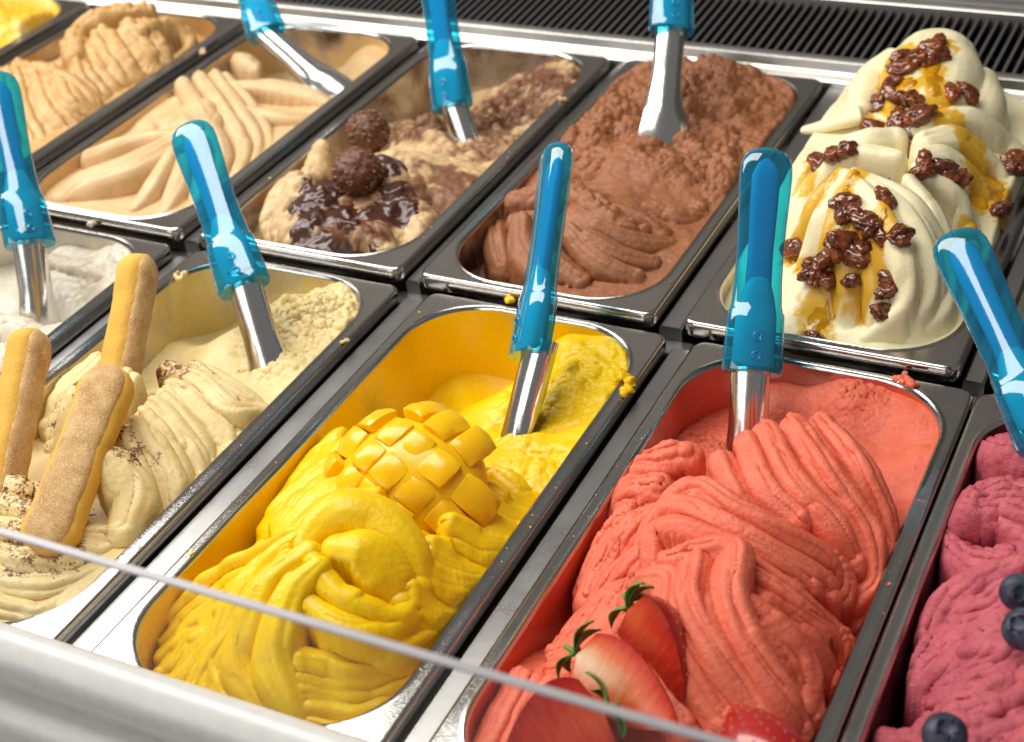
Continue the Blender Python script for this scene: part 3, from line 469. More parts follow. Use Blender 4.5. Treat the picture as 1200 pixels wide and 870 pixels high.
'tira': {'seed': 31, 'step': 0.85, 'k': 0.8, 'edge': -3, 'lean': 1.0, 'rough': 0.4, 'brough': 1.2, 'rs': 0.05, 'base': [(82, 345, -20), (60, 335, -34), (30, 330, -52), (140, 345, 2), (155, 330, 0), (122, 315, 4), (100, 322, -4), (86, 300, -16), (30, 270, -45), (80, 265, -22), (110, 280, -6), (82, 180, 1), (82, 80, -5), (155, 270, -4), (150, 150, -6), (20, 100, -18), (20, 190, -30), (150, 60, -6), (82, 20, -8)], 'strokes': [{'A': [(94.9, 226.7, 10), (122.4, 221.3, 4), (146.2, 215.3, -4)], 'B': [(109.1, 143.0, 24), (135.6, 122.5, 10), (149.4, 106.6, -5)], 'n': 9, 'a': 6.992, 'wf': 0.63, 'streak': 0.69, 'sq': 1.25, 'skew': 0.5, 'wob': 0.0, 'rough': 0.0}, {'p': [(86.2, 214.5, 16), (112.6, 212.2, 14), (139.3, 202.7, 8), (148.1, 217.3, -3)], 'w': [5.4, 8.1, 9.0, 5.4], 'a': 10.8, 'streak': 0.52, 'rough': 0.0, 'ribs': 3, 'ribamp': 1.3}, {'p': [(115.1, 213.0, 14), (134.1, 214.6, 8), (154.1, 215.1, -2)], 'w': [4.5, 6.3, 4.5], 'a': 9.45, 'streak': 0.52, 'rough': 0.0, 'ribs': 2, 'ribamp': 1.02}, {'A': [(29.0, 214.6, 10), (22.6, 190.6, 2), (17.3, 174.6, -14)], 'B': [(83.6, 184.2, 26), (85.7, 146.3, 16), (92.2, 117.8, 2)], 'n': 7, 'a': 6.21, 'wf': 0.675, 'wob': 0.9, 'streak': 0.52, 'sq': 1.25, 'skew': 0.5, 'rough': 0.0}, {'p': [(121.8, 119.9, 26), (137.6, 110.1, 14), (141.5, 94.0, 4)], 'w': [10.8, 12.6, 9.0], 'a': 13.5, 'rough': 0.5, 'streak': 0.52, 'ribs': 4, 'ribamp': 1.3}, {'p': [(-80.6, 139.7, -33), (59.0, 95.9, 12), (80.6, 97.7, 8), (88.0, 101.7, 4)], 'w': [4.8, 6, 6, 3.6], 'a': 11, 'streak': 0.29, 'wob': 1.6, 'skew': 0.3, 'sq': 2.2, 'rough': 0.0, 'ribs': 2, 'ribamp': 0.98}, {'p': [(-61.8, 120.7, -33), (71.0, 81.5, 10), (97.4, 85.1, 8), (105.8, 94.8, 4)], 'w': [4.8, 6, 6, 3.6], 'a': 11, 'streak': 0.29, 'wob': 1.6, 'skew': 0.3, 'sq': 2.2, 'rough': 0.0, 'ribs': 2, 'ribamp': 0.98}, {'p': [(-52.8, 104.4, -33), (82.1, 68.2, 8), (116.0, 74.8, 6), (135.8, 92.4, 0), (142.1, 108.6, -5)], 'w': [5.6, 7, 7, 4.2], 'a': 11, 'streak': 0.29, 'wob': 1.6, 'skew': 0.3, 'sq': 2.2, 'rough': 0.0, 'ribs': 2, 'ribamp': 1.14}, {'p': [(-34.1, 85.6, -33), (94.1, 53.2, 4), (121.1, 60.0, 3), (135.0, 80.8, -1), (140.7, 97.2, -6)], 'w': [6.4, 8, 8, 4.8], 'a': 11, 'streak': 0.29, 'wob': 1.6, 'skew': 0.3, 'sq': 2.2, 'rough': 0.0, 'ribs': 3, 'ribamp': 1.3}, {'p': [(21.4, 44.2, 0), (105.1, 39.5, 1), (131.5, 46.1, -1), (139.7, 61.7, -4), (150.3, 75.4, -8)], 'w': [6.4, 8, 8, 4.8], 'a': 11, 'streak': 0.29, 'wob': 1.6, 'skew': 0.3, 'sq': 2.2, 'rough': 0.0, 'ribs': 3, 'ribamp': 1.3}, {'p': [(31.3, 32.9, -3), (114.1, 27.3, -4), (139.4, 30.5, -5), (141.1, 50.9, -8)], 'w': [6.4, 8, 8, 4.8], 'a': 11, 'streak': 0.29, 'wob': 1.6, 'skew': 0.3, 'sq': 2.2, 'rough': 0.0, 'ribs': 3, 'ribamp': 1.3}], 'crumb': [(130, 315, 40, 4, 0.085), (100, 305, 30, 4, 0.085), (130, 270, 20, 3, 0.1)], 'tint': [(61.4, 207.6, 24, 0.648, 0.12), (84.9, 218.5, 20, 0.684, 0.12), (118.0, 132.3, 22, 0.612, 0.12), (107.1, 81.4, 30, 0.54, 0.12), (38.4, 172.7, 24, 0.504, 0.12), (68.2, 98.7, 30, 0.54, 0.12), (99.7, 238.9, 18, 0.432, 0.12), (102.0, 57.5, 36, 0.396, 0.12), (91.3, 78.3, 34, 0.648, 0.1), (118.7, 64.8, 26, 0.54, 0.1), (70.1, 164.2, 20, 0.504, 0.1), (71.6, 226.9, 16, 0.72, 0.1)], 'mat': {'col': (0.86, 0.7, 0.37), 'col2': (0.77, 0.58, 0.24), 'rough': 0.43, 'sss': 0.12, 'rad': (1, 0.7, 0.4), 'fine': 0.5, 'fdist': 0.0008, 'fscale': 1100, 'tint': (0.2, 0.055, 0.016), 'dust': True}, 'label': 'cream coloured tiramisu gelato in waves dusted with brown cocoa powder', 'flake': 4, 'flakes': [(125, 310, 46), (125, 275, 34)], 'soft': 0},
'white': {'seed': 41, 'step': 1.1, 'k': 1.2, 'edge': -3, 'lean': 0.8, 'rough': 1.0, 'brough': 2, 'rs': 0.05, 'v0': 120, 'base': [(20, 200, -40), (80, 150, -5), (80, 240, -26), (130, 200, -10), (155, 240, -4), (156, 310, -3), (130, 345, -3), (120, 290, -26), (80, 345, -12), (40, 330, -30)], 'strokes': [{'p': [(77.2, 241.7, -5), (111.6, 245.7, -4), (155.4, 236.2, -6)], 'w': [10, 12, 10], 'a': 9, 'rough': 2}, {'p': [(76.2, 329.6, -8), (118.0, 326.6, -6), (155.9, 316.1, -7)], 'w': [5, 7, 4], 'a': 4, 'rough': 2}, {'p': [(111.0, 191.3, 0), (138.7, 206.8, -4), (156.8, 208.8, -8)], 'w': [12, 14, 8], 'a': 9, 'rough': 2}], 'crumb': [(130, 330, 30, 3, 0.08), (120, 220, 40, 3.5, 0.07)], 'tint': [(120, 300, 40, 0.5, 0.1), (90, 330, 30, 0.5, 0.1)], 'mat': {'col': (0.74, 0.68, 0.56), 'col2': (0.62, 0.54, 0.41), 'rough': 0.45, 'sss': 0.2, 'rad': (1, 0.8, 0.6), 'fine': 0.35, 'fdist': 0.0007, 'fscale': 600, 'tint': (0.42, 0.36, 0.27)}, 'label': 'pale ivory gelato scraped nearly flat along the pan wall', 'soft': 0},
'cream': {'seed': 53, 'step': 1.1, 'k': 0.6, 'edge': -2, 'lean': 1.0, 'rough': 0.0, 'brough': 1.0, 'rs': 0.05, 'base': [(20, 40, -11), (82, 16, -9), (140, 40, -8), (82, 120, -3), (20, 150, -23), (150, 150, -7), (82, 220, -11), (20, 260, -37), (152, 250, -9), (60, 330, -45), (130, 345, -9), (90, 300, -35), (152, 300, -8)], 'strokes': [{'A': [(-77.9, 274.5, -33), (-58.9, 216.3, -33), (-62.3, 176.7, -33)], 'B': [(60.4, 157.2, 12), (64.6, 122.4, 10), (42.3, 105.6, 4)], 'n': 5, 'a': 8.05, 'wf': 0.62, 'streak': 0.52, 'sq': 1.25, 'skew': 0.5, 'wob': 0.0, 'rough': 0.0}, {'p': [(-56.1, 276.3, -33), (69.7, 143.4, 12), (112.6, 105.7, 6), (123.7, 75.9, -3)], 'w': [5, 8, 8, 6], 'a': 11, 'streak': 0.57, 'skew': 0.3, 'rough': 0.0, 'ribs': 3, 'ribamp': 1.43}, {'p': [(21.5, 206.9, 12), (80.1, 154.3, 12), (123.6, 115.0, 3), (139.0, 79.5, -4)], 'w': [5, 8, 8, 6], 'a': 11, 'streak': 0.57, 'skew': 0.3, 'rough': 0.0, 'ribs': 3, 'ribamp': 1.43}, {'p': [(26.6, 223.6, 10), (83.2, 174.9, 9), (129.4, 133.5, 0), (150.0, 90.3, -5)], 'w': [5, 8, 8, 6], 'a': 11, 'streak': 0.57, 'skew': 0.3, 'rough': 0.0, 'ribs': 3, 'ribamp': 1.43}, {'p': [(34.6, 234.0, 8), (89.5, 186.6, 6), (132.1, 149.9, -3), (157.1, 100.1, -6)], 'w': [5, 7, 7, 5], 'a': 10, 'streak': 0.57, 'skew': 0.3, 'rough': 0.0, 'ribs': 2, 'ribamp': 1.25}, {'p': [(43.6, 235.5, 6), (94.9, 196.9, 2), (134.0, 160.9, -5), (157.0, 115.8, -8)], 'w': [4, 6, 6, 4], 'a': 9, 'streak': 0.57, 'skew': 0.3, 'rough': 0.0, 'ribs': 2, 'ribamp': 1.07}, {'p': [(88.7, 108.0, 14), (74.0, 67.6, 12), (43.8, 46.1, 4), (30.4, 33.4, -6)], 'w': [12, 16, 16, 9], 'a': 14, 'sq': 2.6, 'streak': 0.17, 'rough': 0.0, 'ribs': 5, 'ribamp': 1.43}, {'p': [(95.9, 110.7, 18), (58.6, 104.4, 14), (24.8, 85.7, 6), (-38.6, 107.6, -33)], 'w': [4, 6.5, 7, 5], 'a': 10, 'streak': 0.4, 'rough': 0.0, 'ribs': 2, 'ribamp': 1.25}, {'p': [(98.3, 89.5, 14), (102.9, 59.1, 6), (101.5, 30.6, -6)], 'w': [5, 8, 5], 'a': 10, 'streak': 0.46, 'skew': 0.3, 'rough': 0.0, 'ribs': 3, 'ribamp': 1.43}, {'p': [(112.5, 85.8, 12), (122.3, 58.7, 4), (126.4, 33.9, -6)], 'w': [5, 8, 5], 'a': 10, 'streak': 0.46, 'skew': 0.3, 'rough': 0.0, 'ribs': 3, 'ribamp': 1.43}, {'p': [(132.9, 77.9, 8), (140.5, 61.6, 1), (143.7, 43.7, -7)], 'w': [5, 7, 5], 'a': 9, 'streak': 0.46, 'skew': 0.3, 'rough': 0.0, 'ribs': 2, 'ribamp': 1.25}, {'p': [(63.7, 222.8, 6), (95.0, 233.2, 5), (129.9, 236.2, 0), (150.0, 232.8, -6)], 'w': [5, 9, 8, 4], 'a': 10, 'streak': 0.4, 'rough': 0.0, 'ribs': 3, 'ribamp': 1.43}, {'p': [(96.2, 186.7, 3), (128.2, 193.6, 0), (153.8, 205.4, -6)], 'w': [5, 8, 5], 'a': 9, 'streak': 0.4, 'rough': 0.0, 'ribs': 3, 'ribamp': 1.43}, {'p': [(-54.8, 339.7, -33), (19.3, 291.3, -2), (45.8, 278.0, -4)], 'w': [6, 8, 6], 'a': 9, 'rough': 1.0, 'ribs': 3, 'ribamp': 1.43, 'streak': 0.29}], 'crumb': [(70, 290, 26, 5, 0.08), (140, 270, 20, 4, 0.09)], 'mat': {'col': (0.71, 0.5, 0.275), 'col2': (0.61, 0.4, 0.19), 'rough': 0.4, 'sss': 0.12, 'rad': (1, 0.65, 0.4), 'fine': 0.5625, 'fdist': 0.0006, 'fscale': 900}, 'label': 'pale beige caramel gelato with smooth lobe and stacked pleats', 'soft': 1},
'coffee': {'seed': 61, 'step': 1.2, 'k': 0.6, 'edge': -3, 'lean': 1.0, 'rough': 0.6, 'brough': 1.5, 'rs': 0.05, 'v0': 30, 'base': [(20, 60, -20), (82, 40, -5), (150, 60, -6), (82, 140, 2), (20, 180, -26), (150, 160, -6), (82, 240, 6), (152, 250, -5), (20, 300, -20), (82, 330, -12), (140, 340, -25)], 'strokes': [{'A': [(33.7, 167.6, 18), (69.8, 128.5, 8), (125.7, 75.3, -6)], 'B': [(99.8, 179.6, 20), (136.5, 154.3, 12), (153.8, 160.3, -4)], 'n': 10, 'a': 7.7625, 'wf': 0.63, 'wob': 0.6, 'streak': 0.55, 'sq': 1.25, 'skew': 0.5, 'rough': 0.0}, {'p': [(50.6, 182.0, 20), (99.8, 174.9, 22), (134.6, 167.0, 10), (147.8, 158.7, -4)], 'w': [5.4, 8.1, 8.1, 5.4], 'a': 13.5, 'streak': 0.55, 'rough': 0.0, 'ribs': 3, 'ribamp': 1.3}, {'A': [(64.8, 227.4, 20), (116.5, 184.4, 12), (138.4, 179.9, -3)], 'B': [(116.3, 274.1, 30), (145.6, 259.4, 11), (156.5, 269.4, -8)], 'n': 8, 'a': 8.625, 'wf': 0.648, 'wob': 1.2, 'rough': 0.48, 'streak': 0.55, 'sq': 1.25, 'skew': 0.5}, {'p': [(125.5, 261.3, 28), (132.1, 294.1, 22), (149.9, 292.3, 6), (152.0, 265.9, 1)], 'w': [3.6, 5.4, 5.4, 3.6], 'a': 10.5, 'streak': 0.55, 'rough': 0.0, 'ribs': 2, 'ribamp': 0.88}, {'p': [(89.8, 209.4, 22), (65.5, 247.1, 28), (74.2, 274.5, 34), (100.4, 301.3, 30)], 'w': [7.2, 8.1, 9.0, 7.2], 'a': 13.5, 'rough': 1.25, 'streak': 0.55, 'ribs': 3, 'ribamp': 1.3}], 'crumb': [(60, 200, 40, 5, 0.07), (90, 300, 50, 5, 0.06)], 'mat': {'col': (0.62, 0.385, 0.155), 'col2': (0.5, 0.28, 0.095), 'rough': 0.42, 'sss': 0.12, 'rad': (1, 0.6, 0.3), 'fine': 0.5625, 'fdist': 0.0007, 'fscale': 900}, 'label': 'light brown coffee gelato with ragged crest and fan of pleats', 'flake': 3, 'flakes': [(60, 200, 50), (90, 300, 60)], 'soft': 0},
'yellow': {'seed': 71, 'step': 1.6, 'k': 1.2, 'edge': -2, 'lean': 0.8, 'rough': 2.0, 'brough': 3, 'rs': 0.05, 'v0': 150, 'base': [(82, 200, 10), (150, 200, -5), (150, 300, 0), (82, 300, 15), (20, 300, -5), (82, 345, 0)], 'strokes': [{'p': [(131.8, 270.0, 8), (147.5, 300.7, 10), (67.6, 416.8, -33)], 'w': [10, 12, 9], 'a': 8, 'rough': 2}], 'tint': [(140, 230, 40, 0.9, 0.07), (140, 300, 40, 0.9, 0.07), (90, 300, 50, 0.9, 0.07)], 'mat': {'col': (0.85, 0.7, 0.3), 'col2': (0.85, 0.55, 0.05), 'rough': 0.42, 'sss': 0.2, 'fine': 0.35, 'fdist': 0.0007, 'fscale': 500, 'tint': (0.82, 0.42, 0.01)}, 'label': 'marbled yellow and cream gelato beside the light brown coffee gelato', 'soft': 0},
'hazel': {'seed': 83, 'step': 1.1, 'k': 1.2, 'edge': -4, 'lean': 0.9, 'rough': 1.4, 'brough': 3, 'rs': 0.05, 'base': [(16, 20, -45), (18, 100, -42), (40, 10, -30), (60, 14, -14), (110, 12, -8), (140, 20, -8), (82, 40, 4), (60, 50, 2), (110, 50, 4), (50, 90, 4), (82, 80, 10), (110, 90, 8), (100, 130, 10), (60, 130, 0), (150, 80, -6), (18, 180, -45), (70, 180, -12), (110, 200, -10), (152, 200, -5), (82, 300, -34), (30, 310, -50), (140, 340, -5), (155, 300, -3), (120, 260, -24)], 'strokes': [{'A': [(28.8, 88.7, 10), (31.8, 61.4, 0), (39.9, 37.9, -14)], 'B': [(62.5, 67.1, 12), (68.7, 32.3, 4), (69.8, 19.8, -6)], 'n': 4, 'a': 6, 'wf': 0.75, 'rough': 1.5}, {'p': [(107.9, 30.3, 10), (125.6, 31.9, 12), (141.1, 22.9, 1)], 'w': [9, 12, 9], 'a': 10, 'streak': 0.6}, {'p': [(122.4, 81.9, 10), (143.2, 73.6, 4), (146.3, 48.1, -2)], 'w': [8, 10, 8], 'a': 9, 'streak': 0.7}, {'p': [(84.1, 131.7, 14), (111.6, 126.4, 10), (132.5, 117.9, 0)], 'w': [8, 11, 8], 'a': 10, 'rough': 3}, {'p': [(18.2, 140.6, 8), (35.0, 101.6, 8), (30.0, 84.2, 2)], 'w': [6, 9, 7], 'a': 9, 'rough': 2}, {'p': [(80.6, 119.4, 16), (101.1, 108.3, 14), (116.0, 93.3, 10)], 'w': [7, 9, 7], 'a': 8, 'rough': 2}, {'p': [(66.7, 218.3, -4), (121.4, 157.8, -4), (138.8, 111.2, -6)], 'w': [8, 12, 9], 'a': 9, 'rough': 3}], 'crumb': [(110, 290, 60, 5, 0.09), (140, 220, 40, 4, 0.1), (60, 230, 40, 5, 0.09)], 'tint': [(110, 300, 70, 0.9775, 0.1), (60, 240, 50, 0.92, 0.1), (130, 200, 40, 0.805, 0.1), (140, 110, 40, 0.92, 0.1), (100, 40, 40, 1, 0.1), (80, 90, 40, 0.92, 0.1)], 'mat': {'col': (0.76, 0.55, 0.3), 'col2': (0.54, 0.333, 0.153), 'rough': 0.45, 'sss': 0.08, 'fine': 0.5625, 'fdist': 0.0009, 'fscale': 900, 'tint': (0.17, 0.06, 0.024)}, 'label': 'cream and brown marbled hazelnut gelato, crumbly towards the far end', 'flake': 5, 'flakes': [(110, 290, 80), (60, 230, 50), (130, 200, 50), (120, 60, 50), (60, 40, 40)], 'soft': 0},
'choc': {'seed': 97, 'step': 1.0, 'k': 0.7, 'edge': -2, 'lean': 0.8, 'rough': 0.6, 'brough': 3, 'rs': 0.045, 'flake': 6.5, 'flakes': [(60, 250, 70), (115, 220, 60), (90, 320, 80), (40, 170, 30)], 'base': [(20, 30, -45), (22, 90, -30), (30, 160, -5), (82, 20, -10), (140, 30, -8), (82, 100, 12), (82, 180, 14), (150, 120, -4), (20, 240, 0), (82, 260, 6), (152, 220, 0), (82, 330, 14), (25, 320, 4), (145, 330, 4), (120, 300, -4), (95, 240, -8)], 'strokes': [{'p': [(-23.4, 161.7, -30), (16.2, 83.9, -7), (34.0, 55.3, -15)], 'w': [7.6, 10.45, 8.55], 'a': 13.2, 'streak': 0.69, 'ribs': 3, 'ribamp': 1.56}, {'p': [(39.5, 75.9, 11), (48.9, 57.2, 3), (69.4, 39.4, -3)], 'w': [6.65, 9.5, 7.6], 'a': 13.2, 'streak': 0.69, 'skew': 0.3, 'ribs': 3, 'ribamp': 1.56}, {'p': [(63.1, 66.9, 15), (75.0, 46.3, 7), (99.5, 37.6, -3)], 'w': [5.7, 8.55, 6.65], 'a': 13.2, 'streak': 0.57, 'skew': 0.3, 'ribs': 3, 'ribamp': 1.56}, {'p': [(81.2, 65.2, 15), (106.6, 50.3, 7), (133.1, 49.7, -2)], 'w': [5.7, 7.6, 5.7], 'a': 13.2, 'streak': 0.46, 'skew': 0.3, 'ribs': 3, 'ribamp': 1.48}, {'p': [(96.3, 61.5, 15), (117.7, 59.5, 7), (137.9, 67.4, -1)], 'w': [5.7, 7.6, 4.75], 'a': 13.2, 'streak': 0.46, 'skew': 0.3, 'ribs': 3, 'ribamp': 1.48}, {'p': [(97.3, 73.5, 17), (119.9, 76.2, 9), (140.7, 90.8, 0)], 'w': [5.7, 7.6, 4.75], 'a': 13.2, 'streak': 0.46, 'skew': 0.3, 'ribs': 3, 'ribamp': 1.48}, {'p': [(77.5, 105.4, 18), (103.4, 87.8, 15), (128.5, 99.7, 5)], 'w': [9.5, 13.3, 9.5], 'a': 13.2, 'rough': 4, 'ribs': 4, 'ribamp': 1.56, 'streak': 0.29}, {'p': [(14.0, 114.2, 4), (44.7, 120.5, 12), (81.4, 110.5, 16)], 'w': [8.55, 11.4, 9.5], 'a': 12.1, 'rough': 4, 'ribs': 4, 'ribamp': 1.56, 'streak': 0.29}, {'p': [(32.8, 205.8, 6), (31.7, 257.6, 10), (67.1, 273.7, 14), (112.7, 279.1, 10)], 'w': [11.4, 14.25, 14.25, 11.4], 'a': 13.2, 'rough': 5, 'ribs': 5, 'ribamp': 1.56, 'streak': 0.29}, {'p': [(124.4, 245.7, 6), (145.7, 185.5, 4), (143.2, 140.7, 0)], 'w': [9.5, 12.35, 9.5], 'a': 11.0, 'rough': 5, 'ribs': 4, 'ribamp': 1.56, 'streak': 0.29}, {'p': [(58.7, 162.1, 10), (67.6, 188.4, 12), (88.4, 161.1, 8)], 'w': [8, 10, 7], 'a': 12, 'rough': 2.5, 'streak': 0.57, 'ribs': 3, 'ribamp': 1.56}, {'p': [(103.9, 212.7, 12), (130.9, 200.4, 8), (145.1, 169.5, 2)], 'w': [8, 10, 8], 'a': 12, 'rough': 2.5, 'streak': 0.57, 'ribs': 3, 'ribamp': 1.56}, {'p': [(53.9, 114.1, 10), (51.2, 91.8, 8), (28.7, 90.2, 2)], 'w': [7, 9, 7], 'a': 11, 'rough': 2, 'streak': 0.69, 'ribs': 3, 'ribamp': 1.56}, {'p': [(113.3, 122.7, 8), (136.3, 126.6, 3), (148.1, 135.3, -3)], 'w': [7, 9, 6], 'a': 10, 'rough': 2, 'streak': 0.57, 'ribs': 3, 'ribamp': 1.56}, {'p': [(96.7, 286.0, 12), (124.8, 302.4, 8), (145.6, 290.1, 2)], 'w': [9, 11, 8], 'a': 12, 'rough': 3, 'streak': 0.57, 'ribs': 4, 'ribamp': 1.56}, {'p': [(99.6, 97.0, 16), (117.4, 97.7, 12), (133.7, 94.1, 5)], 'w': [5, 7, 5], 'a': 9, 'streak': 0.57, 'ribs': 2, 'ribamp': 1.37}], 'crumb': [(60, 230, 60, 2.2, 0.12), (120, 200, 45, 2.2, 0.12), (90, 320, 70, 2.2, 0.12)], 'mat': {'col': (0.37, 0.148, 0.064), 'col2': (0.27, 0.096, 0.038), 'rough': 0.46, 'sss': 0.06, 'rad': (1, 0.5, 0.3), 'fine': 0.5625, 'fdist': 0.0013, 'fscale': 900}, 'label': 'rough brown chocolate gelato with smooth ridges at the near end', 'soft': 0},
